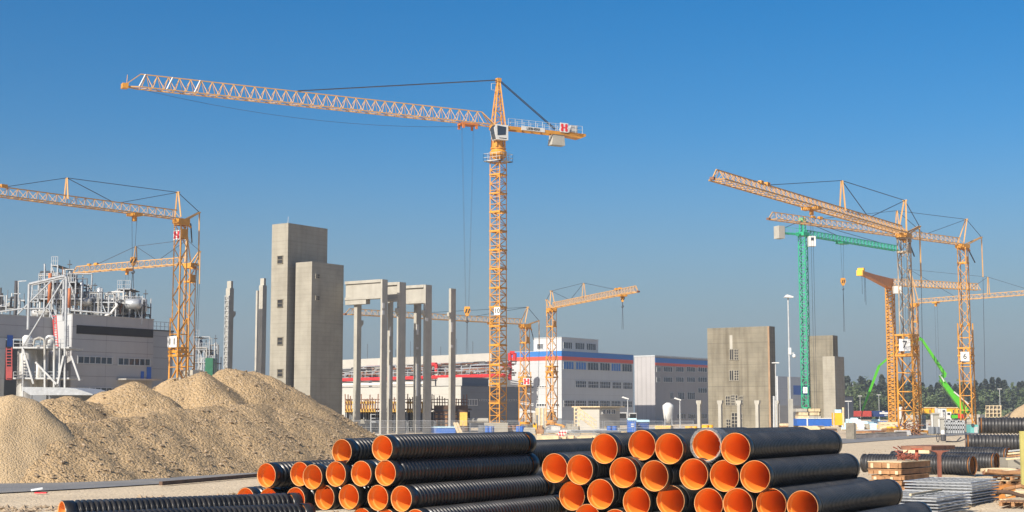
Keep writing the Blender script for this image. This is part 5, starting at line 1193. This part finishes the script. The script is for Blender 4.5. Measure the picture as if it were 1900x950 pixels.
m = MB(); bx(m, 1756, 1765, 764, 779, Y, 2.4); cb_ = m.build('truck_cab', M_white, t); m = MB(); bx(m, 1758, 1763, 766, 770, Y - .05, .045); m.build('window', M_glass, cb_)
for px in (1760, 1774, 1795, 1803):
    p = P(px, 781, Y); m = MB(); m.lathe(p + V((0, -.1, -.1)), [(.3, -.2), (.52, -.15), (.52, .15), (.3, .2)], 14, (0, 1, 0)); m.build('wheel', M_dark, t)

# ------------------------------------------------------------------ wood in the distance
r = random.Random(23)
def tree_proto(kind, label, grp, seed):
    r = random.Random(seed); t = thing('conifer' if kind == 0 else 'broadleaf_tree', label, 'tree', (0, 0, 0), grp); H = 13.0
    m = MB(); m.bar((0, 0, 0), (0, 0, H * (.95 if kind == 0 else .6)), .22, 7, .04)
    if kind:
        for k in range(6): a = k * 1.05; m.bar((0, 0, H * (.25 + .05 * k)), (math.cos(a) * 2, math.sin(a) * 2, H * (.45 + .06 * k)), .1, 5, .03)
    m.build('trunk', M_bark, t); m = MB()
    for k in range(620 if kind == 0 else 800):
        a = r.uniform(0, 6.283)
        if kind == 0:
            h = r.random() ** .8; z = H * (.12 + .9 * h); lay = .65 + .35 * math.sin(h * 42); rad = (3.3 * (1 - h) ** .8 + .15) * lay * r.uniform(.45, 1.05); s = r.uniform(.35, .65)
        else:
            th = math.acos(r.uniform(-1, 1)); lob = 1 + .22 * math.sin(3 * a + seed) + .2 * math.sin(5 * th + seed * 2); q = r.random() ** .4 * lob; rad = 3.1 * math.sin(th) * q; z = H * .58 + H * .40 * math.cos(th) * q; s = r.uniform(.3, .6)
        c = V((math.cos(a) * rad, math.sin(a) * rad, z)); u = V((r.uniform(-1, 1), r.uniform(-1, 1), r.uniform(-.5, .5))).normalized(); v = u.orthogonal().normalized()
        v = (v + u.cross(v) * r.uniform(-1, 1)).normalized()
        m.add([c - u * s - v * s * .6, c + u * s - v * s * .5, c + u * s * .8 + v * s * .7, c - u * s * .7 + v * s * .6], [(0, 1, 2, 3)])
    m.build('crown', M_conif if kind == 0 else M_leaf, t); return t
protos = [tree_proto(0, 'dark pointed conifer in the distant wood behind the containers and cranes', 'conifers of the distant wood', 1), tree_proto(0, 'dark pointed conifer in the distant wood behind the containers and cranes', 'conifers of the distant wood', 2),
          tree_proto(1, 'lighter green broadleaf tree at the edge of the distant wood', 'broadleaf trees of the distant wood', 3), tree_proto(1, 'lighter green broadleaf tree at the edge of the distant wood', 'broadleaf trees of the distant wood', 4)]
used = set(); n_t = 0
for row, (Y, dpx) in enumerate(((560, 11), (585, 11), (615, 11.5), (650, 12))):
    px = 1560 + row * 4
    while px < 1950:
        k = r.choice((2, 3, 2, 0)) if row < 2 else r.choice((0, 1, 0, 1, 3)); edge = 1.0 if px < 1720 else .88
        s = r.uniform(.85, 1.12) * edge * ((.78, .95, 1.2, 1.38)[row]); p = gx(px + r.uniform(-4, 4), Y + r.uniform(-8, 8)); rz = r.uniform(0, 6.28)
        if k not in used: used.add(k); protos[k].location = p; protos[k].rotation_euler = (0, 0, rz); protos[k].scale = (s,) * 3
        else: copy_thing(protos[k], p, rz, (s * 1.15, s * 1.15, s))
        n_t += 1; px += dpx * r.uniform(.8, 1.2)
m = MB()
for k in range(9000):
    px = r.uniform(1555, 1960); Y = r.uniform(553, 690); p = gx(px, Y); z = r.uniform(0, 6.5) * (1 if Y > 575 else .55); s = r.uniform(.4, .9)
    u = V((r.uniform(-1, 1), r.uniform(-.6, .6), r.uniform(-.5, .5))).normalized(); v = V((0, 0, 1)) - u * u.z; c = V((p.x, p.y, z)); m.add([c - u * s - v * s * .6, c + u * s - v * s * .5, c + u * s * .8 + v * s * .7, c - u * s * .7 + v * s * .6], [(0, 1, 2, 3)])
tag(m.build('undergrowth', M_leaf), 'dense green undergrowth filling the foot of the distant wood', 'undergrowth', kind='stuff')
# ------------------------------------------------------------------ foreground: pipes
def pipe_proto(name, L, ro, ri, pitch, rib, mo, ml, label, grp, seg=40, collar=.28):
    t = thing(name, label, 'pipe', (0, 0, 0), grp); base = ro - rib
    prof = [(base + .004, collar)]; y = collar + .02; rs_ = ro - .004
    f = pitch / .13
    while y < L - collar - pitch:
        prof += [(base, y), (base, y + .028 * f), (base + .003, y + .0300 * f), (ro - .004, y + .0425 * f), (ro, y + .047 * f), (ro, y + .098 * f), (ro - .004, y + .105 * f), (base + .003, y + .127 * f)]; y += pitch
    prof += [(base, y), (base + .004, L - collar)]
    m = MB(); m.lathe((0, 0, 0), prof, seg, (0, 1, 0), False); m.build('ribbed_wall', mo, t, True)
    for y0, y1 in ((0.0, collar), (L - collar, L)):
        m = MB(); m.lathe((0, 0, 0), [(rs_ - .014, y0), (rs_, y0 + .012), (rs_, y1 - .03), (base + .002, y1)], seg, (0, 1, 0), False); m.build('socket', mo, t, True)
    m = MB(); m.lathe((0, 0, 0), [(ri, .02), (ri, .15), (ri - .006, .155), (ri - .022, .175), (ri - .024, .18), (ri - .024, L - .02)], seg, (0, 1, 0), False); m.build('orange_lining' if ml is M_orange else 'brown_lining', ml, t, True)
    m = MB()
    for y, s_ in ((-.004, 1),):
        m.lathe((0, 0, 0), [(rs_ - .013, y + .005 * s_), (rs_ - .018, y), (ri + .004, y), (ri, y + .024 * s_)], seg, (0, 1, 0), False)
    m.build('cut_rim', M_rim if ml is M_orange else M_rust, t, True)
    return t
AX = 31.4; ax = az(AX); NEARW = ['top', 'second', 'third', 'bottom']
def stack(proto, rows, D, px0, what, grp):
    anc = P(px0, 880, D); first = True; out = []
    for ri_, row in enumerate(rows):
        for k, it in enumerate(row):
            px, py, st_ = it[:3]; p = PL(px, py, anc + ax * st_, ax)
            side = ORD[k] if len(row) > 1 else 'only'
            lb = f'orange lined black pipe, {side} from left in {NEARW[ri_]} row of {what} stack'
            if first: proto.location = p; proto.rotation_euler = (0, 0, -R(AX)); proto['label'] = lb; t = proto; first = False
            else: t = copy_thing(proto, p, -R(AX), 1.0, lb, grp)
            out.append(t)
    return out
LP = pipe_proto('ribbed_pipe', 6.0, .286, .259, .13, .042, M_black, M_orange, '', 'pipes of the left stack', 36)
left_rows = [[(634, 838, .2), (709, 831.6, .0)],
             [(494, 882, .0), (556, 879.5, .32), (579.5, 885, .0), (623, 879.5, .0), (670, 878.7, .0), (715, 877.6, 0)],
             [(455, 927, .3), (498, 928, .3), (548, 927, .2), (602, 923, .15), (647, 922, .12), (701, 923.7, .1), (744.5, 925.5, 0)],
             [(671, 966, .3), (716, 968, .2), (771, 969, 0)]]
stack(LP, left_rows, 31.0, 715, 'left', 'pipes of the left stack')
RP = pipe_proto('ribbed_pipe', 6.0, .357, .330, .088, .021, M_black, M_orange, '', 'pipes of the right stack', 44, .22)
right_rows = [[(1121, 832.5, .1), (1191, 826, .42), (1241.5, 832.5, 0), (1311, 826, .35), (1364.6, 832.5, 0)],
              [(1029, 868.5, .3), (1075.5, 871.6, .05), (1156, 877, .05), (1214, 883, 0), (1287, 880, .1), (1344, 883, .15), (1401, 884, 0)],
              [(1061, 920, .6), (1114, 917, .1), (1181, 932, .2), (1244, 929, .2), (1314.6, 935, .15), (1369, 935.6, 0), (1431, 935.6, .15), (1489, 940.5, 0)],
              [(1090, 963, .5), (1142, 973, .1), (1210, 980, .1), (1280, 984, .1), (1345, 987, .1), (1415, 990, .1), (1480, 992, .1), (1552, 990, 0)]]
rp_ = stack(RP, right_rows, 31.6, 1365, 'right', 'pipes of the right stack')
# clear film round the mouth of one pipe
f = rp_[3]; m = MB(f.matrix_basis if False else Matrix.Translation(f.location) @ Matrix.Rotation(-R(AX), 4, 'Z')); rr = random.Random(5); n_ = 60; vs = []; fs = []
for j_, (rad, y) in enumerate(((.325, -.03), (.372, -.045), (.392, .0), (.385, .2), (.380, .5))):
    for i in range(n_): a = 6.2832 * i / n_; k = rad + rr.uniform(-.008, .012); vs.append((math.cos(a) * k, y + rr.uniform(-.012, .012), math.sin(a) * k))
for j_ in range(4):
    for i in range(n_): fs.append((j_ * n_ + i, j_ * n_ + (i + 1) % n_, (j_ + 1) * n_ + (i + 1) % n_, (j_ + 1) * n_ + i))
m.add(vs, fs)
fm = mat('clear_film', (.9, .9, .9), .15, var=.03); fm.node_tree.nodes['Principled BSDF'].inputs['Alpha'].default_value = .16
f.matrix_basis = Matrix.Translation(f.location) @ Matrix.Rotation(-R(AX), 4, 'Z'); m.build('plastic_film', fm, f)
# long pipes lying across in the left foreground
p0 = P(114, 956, 28.5)
for off, lb in ((V((0, 0, 0)), 'long black ribbed pipe lying across the left foreground, the hindmost and most visible'), (V((.33, -.49, -.19)), 'long black ribbed pipe lying just in front of the most visible foreground pipe'), (V((.15, -.22, -.52)), 'long black ribbed pipe lowest under the two foreground pipes')):
    copy_thing(LP, p0 + off, -R(56), (1, .84, 1), lb, 'pipes lying across the left foreground')
for k, (px, z, D, lb) in enumerate(((925, 1.72, 37.2, 'topmost dusty pipe in the gap between the two pipe stacks'), (905, 1.06, 36.2, 'middle dusty pipe in the gap between the two pipe stacks'), (940, .4, 37.8, 'lowest dusty pipe in the gap between the two pipe stacks'))):
    c = gx(px, D); copy_thing(RP, V((c.x, c.y, z)), -R(AX), 1.0, lb, 'dusty pipes between the stacks')
# timber skids under the stacks
for px0, px1, D, lb in ((560, 900, 32.5, 'dark timber skid under the left pipe stack'), (1060, 1500, 33.0, 'dark timber skid under the right pipe stack')):
    a, b_ = gx(px0, D), gx(px1, D); t = thing('timber_skid', lb, 'timber', a); m = MB(); m.bar(a + V((0, 0, .03)), b_ + V((0, 0, .03)), .07); m.build('beam', M_darkwood, t)
# big pipes at the right edge
BP = pipe_proto('large_ribbed_pipe', 6.2, .44, .41, .17, .045, M_blackfar, M_rust_lining, '', 'big black pipes at the right edge', 40, .12)
big_pipes = [(1816, 789.5, 78, 108, 'topmost big black ribbed pipe at the right edge'), (1791, 821.5, 75, 106, 'big black ribbed pipe under the topmost one at the right edge'),
             (1806.5, 864, 61, -50, 'big ribbed pipe with brown mouth behind the timber crates'), (1850, 857, 65, -50, 'big ribbed pipe with brown mouth, right of the first brown mouth'), (1872, 846, 70, -52, 'big ribbed pipe with brown mouth half hidden by planks')]
for k, (px, py, D, a_, lb) in enumerate(big_pipes):
    p = P(px, py, D)
    if k == 0: BP.location = p; BP.rotation_euler = (0, 0, -R(a_)); BP['label'] = lb
    else: copy_thing(BP, p, -R(a_), 1.0 if k < 2 else (.93, .80, .93), lb, 'big black pipes at the right edge')
p = P(1795, 852, 75); copy_thing(BP, V((p.x + 2.0, p.y - .6, .45)), -R(106), 1.0, 'lowest big black ribbed pipe, under the other two at the right edge', 'big black pipes at the right edge')
t = thing('concrete_block', 'small grey concrete block under the planks at the right edge', 'block', gx(1882, 60)); m = MB(); bx(m, 1871, 1899, 850, 893, 60, 1); m.build('block', M_conc, t)
for k in range(4):
    t = thing('loose_plank', ['upper pale plank over the concrete block at the right edge', 'second pale plank over the concrete block at the right edge', 'reddish plank sticking out left over the concrete block', 'light plank leaning before the concrete block'][k], 'plank', gx(1880, 59)); m = MB(); y = 832 + k * 5; m.bar(P(1872 - k * 1.5, y + 5, 59.5 - k * .3), P(1903, y + 2, 58.5 - k * .3), .035); m.build('board', (M_lightsteel, M_palewood, M_wood, M_palewood)[k], t)
t = thing('marker_post', 'yellowish timber post at the right edge of the picture', 'post', gx(1897, 52)); m = MB(); bx(m, 1897, 1903, 800, 908, 52, .12); m.build('shaft', mat('lime_yellow_post', (.42, .38, .12), .7), t)
# rusty table
T_ = Block(1728, 828, 57.5, 1671, 1772, 40, P(1728, 835, 57.5).z)
t = thing('steel_table', 'rusty steel table plate on one flared leg behind the timber crates', 'table', (T_.o.x, T_.o.y, 0)); m = MB(); T_.body(m); m.build('top_plate', M_rust, t)
c = gx(1742, 57.2); zt = T_.z0 - .01; m = MB()
m.prism([V((c.x - .055, c.y, 0)), V((c.x + .055, c.y, 0)), V((c.x + .055, c.y, zt - .2)), V((c.x + .12, c.y, zt - .08)), V((c.x + .42, c.y, zt)), V((c.x - .36, c.y, zt)), V((c.x - .12, c.y, zt - .08)), V((c.x - .055, c.y, zt - .2))], (0, .2, 0)); m.build('leg', mat('dark_rust', (.2, .07, .045), .85, var=.3), t)
m = MB(); T_.slab(m, 'L', 0.1, T_.L - .1, zt - .13, zt, -.2, -.02); m.build('timber_bearer', M_palewood, t)
t = thing('steel_prop', 'short red rusty prop standing behind the timber crates', 'prop', gx(1701, 52)); m = MB(); c = P(1701, 862, 52); m.bar(c, P(1701, 833, 52), .06, 8); m.obox(P(1701, 833, 52), V((.16, 0, 0)), V((0, .16, 0)), V((0, 0, .03))); m.build('shaft', mat('red_lead', (.42, .11, .06), .8, var=.3), t)
# stack of timber crates
lay = [(857, 869.5, 1672, 1611, 1726), (871, 881, 1672, 1611, 1727), (882.5, 891.5, 1678, 1617, 1724), (892.5, 901.5, 1673, 1612, 1722), (903, 912, 1679, 1620, 1722)]
nmx = ['topmost', 'second', 'middle', 'fourth', 'lowest']
for i, (y0, y1, cx, l, r_) in enumerate(lay):
    zb_ = max(0.02, P(cx, y1, 50).z); B_ = Block(cx, y0, 50, l, r_, 38, zb_)
    t = thing('timber_crate', f'{nmx[i]} brown timber formwork crate in the stack beside the right pipe stack', 'crate', (B_.o.x, B_.o.y, B_.z0), 'stacked timber crates'); m = MB(); hh = B_.H - zb_
    B_.slab(m, 'L', 0, B_.L, zb_ + .01, B_.H - .03, -.08, 0); B_.slab(m, 'R', 0.085, B_.W, zb_ + .01, B_.H - .03, -.08, 0); m.build('side_board', M_wood, t)
    m = MB(); c = B_.o + B_.dr * (B_.W / 2) + B_.dl * (B_.L / 2); c.z = B_.H - .014; m.obox(c, B_.dr * (B_.W / 2 + .02), B_.dl * (B_.L / 2 + .02), V((0, 0, .014))); m.build('top_board', M_palewood if i == 0 else M_wood, t)
    for k in range(4): m = MB(); B_.slab(m, 'L', .15 + k * (B_.L - .3) / 3 - .05, .15 + k * (B_.L - .3) / 3 + .05, zb_ + .005, B_.H - .06, .002, .045); m.build('batten', M_palewood if (i + k) % 2 else M_wood, t)
t = thing('rusty_fittings', 'tangle of rusty red fittings and chain on top of the timber crates', 'fittings', P(1678, 857, 51)); m = MB(); rr = random.Random(12)
for k in range(70):
    p = P(rr.uniform(1666, 1702), 857, 51 + rr.uniform(0, 1.2)); z = B_.o.z; p.z = Block(1672, 857, 50, 1611, 1726, 38).H + .02 + abs(rr.gauss(0, .11)) * (1.6 if p.x < 13.8 else .8); a = rr.uniform(0, 6.28); m.bar(p, p + V((math.cos(a) * .16, math.sin(a) * .16, rr.uniform(-.05, .12))), .022, 5)
tag(m.build('fittings', mat('red_rust', (.24, .07, .045), .85, var=.4, scale=5), t), kind='stuff')
# stacks of fence panels lying flat
def flat_proto():
    t = thing('stacked_fence_panel', '', 'fence panel', (0, 0, 0), 'fence panels stacked flat'); W, L = 2.05, 3.1; m = MB()     # near corner at origin, width along -x, length along +y
    for y in (0, L): m.bar((-W, y, .022), (0, y, .022), .021, 8)
    for x in (-W, 0): m.bar((x, 0, .022), (x, L, .022), .021, 8)
    for y in (L * .33, L * .66): m.bar((-W, y, .022), (0, y, .022), .016, 6)
    m.build('frame', M_steel, t); m = MB()
    for k in range(1, 30): y = L * k / 30; m.bar((-W, y, .02), (0, y, .02), .006)
    for k in range(1, 11): x = -W * k / 11; m.bar((x, 0, .026), (x, L, .026), .006)
    m.build('mesh', M_meshwire, t); return t
FP = flat_proto(); rr = random.Random(6); first = True
for (px, py, Y, n_, nm) in ((1801.5, 937, 44.0, 8, 'rear'), (1738.5, 958, 39.6, 6, 'front')):
    c = G(px, py)
    for k in range(n_):
        d_ = V((rr.uniform(-.05, .05), rr.uniform(-.05, .05), 0.02 + k * .088)); rz = -R(33 + rr.uniform(-1, 1)); lb = f'galvanised mesh fence panel lying flat, {"lowest" if k == 0 else "topmost" if k == n_ - 1 else ORD[k] + " from below"} in the {nm} fence panel stack'
        if first: FP.location = c + d_; FP.rotation_euler = (0, 0, rz); FP['label'] = lb; first = False
        else: copy_thing(FP, c + d_, rz, 1.0, lb)
        if k % 2 == 0 and k:
            pass
t = thing('loose_plank', 'pale plank lying on the front stack of fence panels', 'plank', P(1700, 915, 41)); z = .56; a, b_ = HZ(1689, 918, z), HZ(1747, 909, z); m = MB(); m.bar(a, b_, .03); m.build('board', M_palewood, t)
# wood and sheet lying at the right edge
def pallet(c, rz, label, m_, n=1):
    t = thing('wooden_pallet', label, 'pallet', c, 'wooden pallets at the right edge', rz); M0 = t.matrix_basis.copy()
    m = MB(M0)
    for i in range(7): m.box(-.6, .6, -.42 + i * .125, -.42 + i * .125 + .1, .115, .137)
    m.build('deck_board', m_, t); m = MB(M0)
    for y in (-.36, 0, .36):
        for x in (-.52, 0, .52): m.box(x - .07, x + .07, y - .05, y + .05, .024, .093)
        m.box(-.6, .6, y - .05, y + .05, 0, .022); m.box(-.6, .6, y - .05, y + .05, .095, .113)
    m.build('block', M_wood, t)
for k, (px, py, Y) in enumerate(((1872, 905, 55), (1872, 905, 55), (1874, 905, 55), (1890, 931, 45.6), (1884, 936, 44.5))):
    c = gx(px, Y); c.z = (.0, .15, .3, 0.0, 0.0)[k]; pallet(c, R(20 + k * 9), ['lowest of three pallets stacked behind the brown sheet', 'middle of three pallets stacked behind the brown sheet', 'topmost of three pallets stacked behind the brown sheet', 'pallet lying flat before the crooked timbers at the right edge', 'second flat pallet before the crooked timbers at the right edge'][k], (M_wood, M_palewood)[k % 2])
    if k == 2:
        for q in range(6):
            t = thing('rough_timber', f'{ORD[q]} rough brown timber of the bundle on the pallets', 'timber', c); m = MB(); y = -.5 + q * .19; rr2 = random.Random(q); pts = [c + V((-1.0 + i * .5, y + rr2.uniform(-.05, .05), .25 + rr2.uniform(-.03, .1))) for i in range(5)]; m.line(pts, .075, 6); m.build('log', (M_wood, M_rust, M_palewood)[q % 3], t, False)
t = thing('brown_sheet', 'orange brown curled sheet lying beside the fence panel stack', 'sheet', P(1858, 900, 49)); m = MB(); vs = []; n_ = 12
for i in range(n_ + 1):
    for j_ in range(5):
        f_ = i / n_; p = P(1838 + 46 * f_, 893 + 9 * f_ + 2.5 * math.sin(f_ * 5), 49.5 - j_ * .25); p.z -= .035 * j_ * j_ - .03 * math.sin(i + j_); vs.append(p)
fs = [(i * 5 + j_, i * 5 + j_ + 1, (i + 1) * 5 + j_ + 1, (i + 1) * 5 + j_) for i in range(n_) for j_ in range(4)]
m.add(vs + [v - V((0, 0, .02)) for v in vs], fs + [tuple(k + len(vs) for k in f)[::-1] for f in fs]); m.build('sheet', mat('orange_brown_leather', (.5, .2, .04), .6, var=.25), t, True)
for k, (a, b_, D) in enumerate((((1848, 918), (1884, 904), 47.5), ((1884, 904), (1905, 906), 47.2), ((1866, 920), (1905, 914), 47), ((1850, 912), (1902, 922), 46.6))):
    t = thing('rough_timber', ['crooked brown branch-like timber at the right edge', 'short brown timber continuing the crooked one', 'straight brown timber under the crooked one', 'dark timber lying crosswise at the right edge'][k], 'timber', P(*a, D)); m = MB(); p, q = P(*a, D), P(*b_, D); mid = (p + q) / 2 + V((0, 0, .05)); m.bar(p, mid, .06, 7, .07); m.bar(mid, q, .07, 7, .055); m.build('log', (M_wood, M_wood, M_palewood, M_darkwood)[k], t)
# small wheeled pump with hoses by the road
c = gx(1747, 138); t = thing('water_pump', 'small dark pump on a wheel with hoses beside the road', 'pump', c); m = MB()
for k in range(20):
    a0, a1 = k * .31416, (k + 1) * .31416; m.bar((c.x - .38 + .12 * math.cos(a0), c.y, .42 + .4 * math.sin(a0)), (c.x - .38 + .12 * math.cos(a1), c.y, .42 + .4 * math.sin(a1)), .045, 6)
m.build('wheel', M_dark, t); m = MB(); m.lathe((c.x + .12, c.y, .1), [(.22, 0), (.26, .1), (.26, .55), (.2, .62)], 12); m.build('motor', M_dark, t); m = MB(); m.lathe((c.x + .12, c.y, .74), [(.2, 0), (.2, .3), (.1, .4)], 12); m.build('tank', M_white, t)
for pts in (((.3, .1), (.9, .05), (1.3, .06), (1.75, .5)), ((.3, .08), (1.0, .03), (1.6, .1), (2.2, .32))):
    m = MB(); m.line([V((c.x + x, c.y - .2, z)) for x, z in pts], .06, 8); m.build('hose', M_dark, t)
# roadside bits
t = thing('dark_plank', 'long dark plank along the near road edge left of the pipes', 'plank', G(300, 900)); m = MB(); a, b_ = G(298, 902), G(492, 885); m.bar(a + V((0, 0, .1)), b_ + V((0, 0, .1)), .08); m.build('board', M_darkwood, t)
t = thing('plastic_scrap', 'white and red plastic scrap on the near road verge', 'litter', G(70, 915)); m = MB(); p = G(68, 913); m.obox(p + V((0, 0, .1)), V((.18, .06, .03)), V((-.04, .1, 0)), V((0, 0, .03))); m.build('white_scrap', M_plast, t); m = MB(); m.obox(G(76, 917) + V((0, 0, .05)), V((.2, 0, 0)), V((0, .08, 0)), V((0, 0, .02))); m.build('red_scrap', M_signred, t)
m = MB(); rr = random.Random(9)
for k in range(40):
    p = P(rr.uniform(1583, 1614), rr.uniform(884, 899), 46.5 + rr.uniform(-1, 1)); p.z = max(.02, min(.5, p.z)); u = V((rr.uniform(-1, 1), rr.uniform(-1, 1), rr.uniform(-.7, .7))) * .16; v = V((rr.uniform(-1, 1), rr.uniform(-1, 1), rr.uniform(-.7, .7))) * .12; m.add([p - u - v, p + u - v * .6, p + u * .7 + v, p - u * .8 + v * .7], [(0, 1, 2, 3)])
tag(m.build('plastic_litter', M_plast), 'crumpled pale plastic sheets lying between pipes and timber crates', 'litter', kind='stuff')

# ------------------------------------------------------------------ stored material behind the fence and on the yard
r = random.Random(41)
def goods(kind, c, s, label, grp):
    t = thing(('block_pallet', 'drum_pallet', 'rod_bundle', 'panel_pack')[kind], label, ('pallet', 'drums', 'rods', 'panels')[kind], c, grp, r.uniform(-.6, .6)); M0 = t.matrix_basis.copy(); m = MB(M0)
    for y in (-.4, 0, .4): m.box(-.6 * s, .6 * s, y * s - .05, y * s + .05, 0, .11)
    m.box(-.62 * s, .62 * s, -.48 * s, .48 * s, .112, .14); m.build('pallet', M_palewood, t); m = MB(M0)
    if kind == 0:
        for i in range(r.randint(2, 4)):
            for j in (-.3, .3): q = r.uniform(-.03, .03); m.box(j * s - .28 * s + q, j * s + .28 * s + q, -.42 * s, .42 * s, .145 + i * .26, .145 + i * .26 + .24)
        m.build('blocks', r.choice([M_conc, M_precast, M_cladg, M_concb]), t)
    elif kind == 1:
        for j in (-.3, .3):
            for e in (-.25, .25): m.lathe(M0 @ V((j * s, e * s, .145)) if False else (j * s, e * s, .145), [(.26 * s, 0), (.28 * s, .03), (.28 * s, .85), (.25 * s, .88)], 12)
        m.build('drums', r.choice([M_blue, M_rust, M_cladg, M_yellow]), t)
    elif kind == 2:
        for i in range(14): a = r.uniform(-.35, .35) * s; z = .17 + r.random() * .35; m.bar((-1.6 * s, a, z), (1.6 * s, a + r.uniform(-.08, .08), z + r.uniform(-.03, .05)), .045, 6)
        m.build('rods', r.choice([M_rust, M_steel, M_lightsteel]), t)
    else:
        for i in range(r.randint(4, 8)): q = r.uniform(-.06, .06); m.box(-.9 * s + q, .9 * s + q, -.5 * s, .5 * s, .15 + i * .11, .15 + i * .11 + .085)
        m.build('panels', r.choice([M_ywood, M_palewood, M_wood, M_lightsteel, M_white]), t)
LB = (('pallet of grey blocks standing behind the mesh fence', 'drums on a pallet behind the mesh fence', 'bundle of rods lying behind the mesh fence', 'flat pack of panels stacked behind the mesh fence'),
      ('pallet of grey blocks on the yard around the green crane and crane 7', 'drums on a pallet on the yard around the green crane and crane 7', 'bundle of rods on the yard around the green crane and crane 7', 'flat pack of panels on the yard around the green crane and crane 7'))
for k in range(46):
    kind = r.choice((0, 0, 1, 2, 2, 3, 3)); px = r.uniform(960, 1320) if k < 30 else r.uniform(885, 1000); goods(kind, gx(px, r.uniform(182, 215)), r.uniform(.9, 1.3), LB[0][kind], 'goods stored behind the mesh fence')
for k in range(52):
    kind = r.choice((0, 1, 2, 3, 3, 3, 2)); px = r.uniform(1425, 1685) if k < 36 else r.uniform(1700, 1830); goods(kind, gx(px, r.uniform(172, 290)), r.uniform(.9, 1.4), LB[1][kind], 'goods stored on the far yard')
# ------------------------------------------------------------------ air
hm = bpy.data.materials.new('air'); hm.use_nodes = True; nt = hm.node_tree; nt.nodes.clear(); om = nt.nodes.new('ShaderNodeOutputMaterial'); pv = nt.nodes.new('ShaderNodeVolumePrincipled')
pv.inputs['Color'].default_value = (.86, .92, 1, 1); pv.inputs['Density'].default_value = HAZE; pv.inputs['Anisotropy'].default_value = .2
nt.links.new(pv.outputs[0], om.inputs['Volume']); m = MB(); m.box(-700, 700, -60, 1000, -1.2, 60); tag(m.build('haze', hm), 'thin pale haze over the whole site', 'haze', kind='stuff')
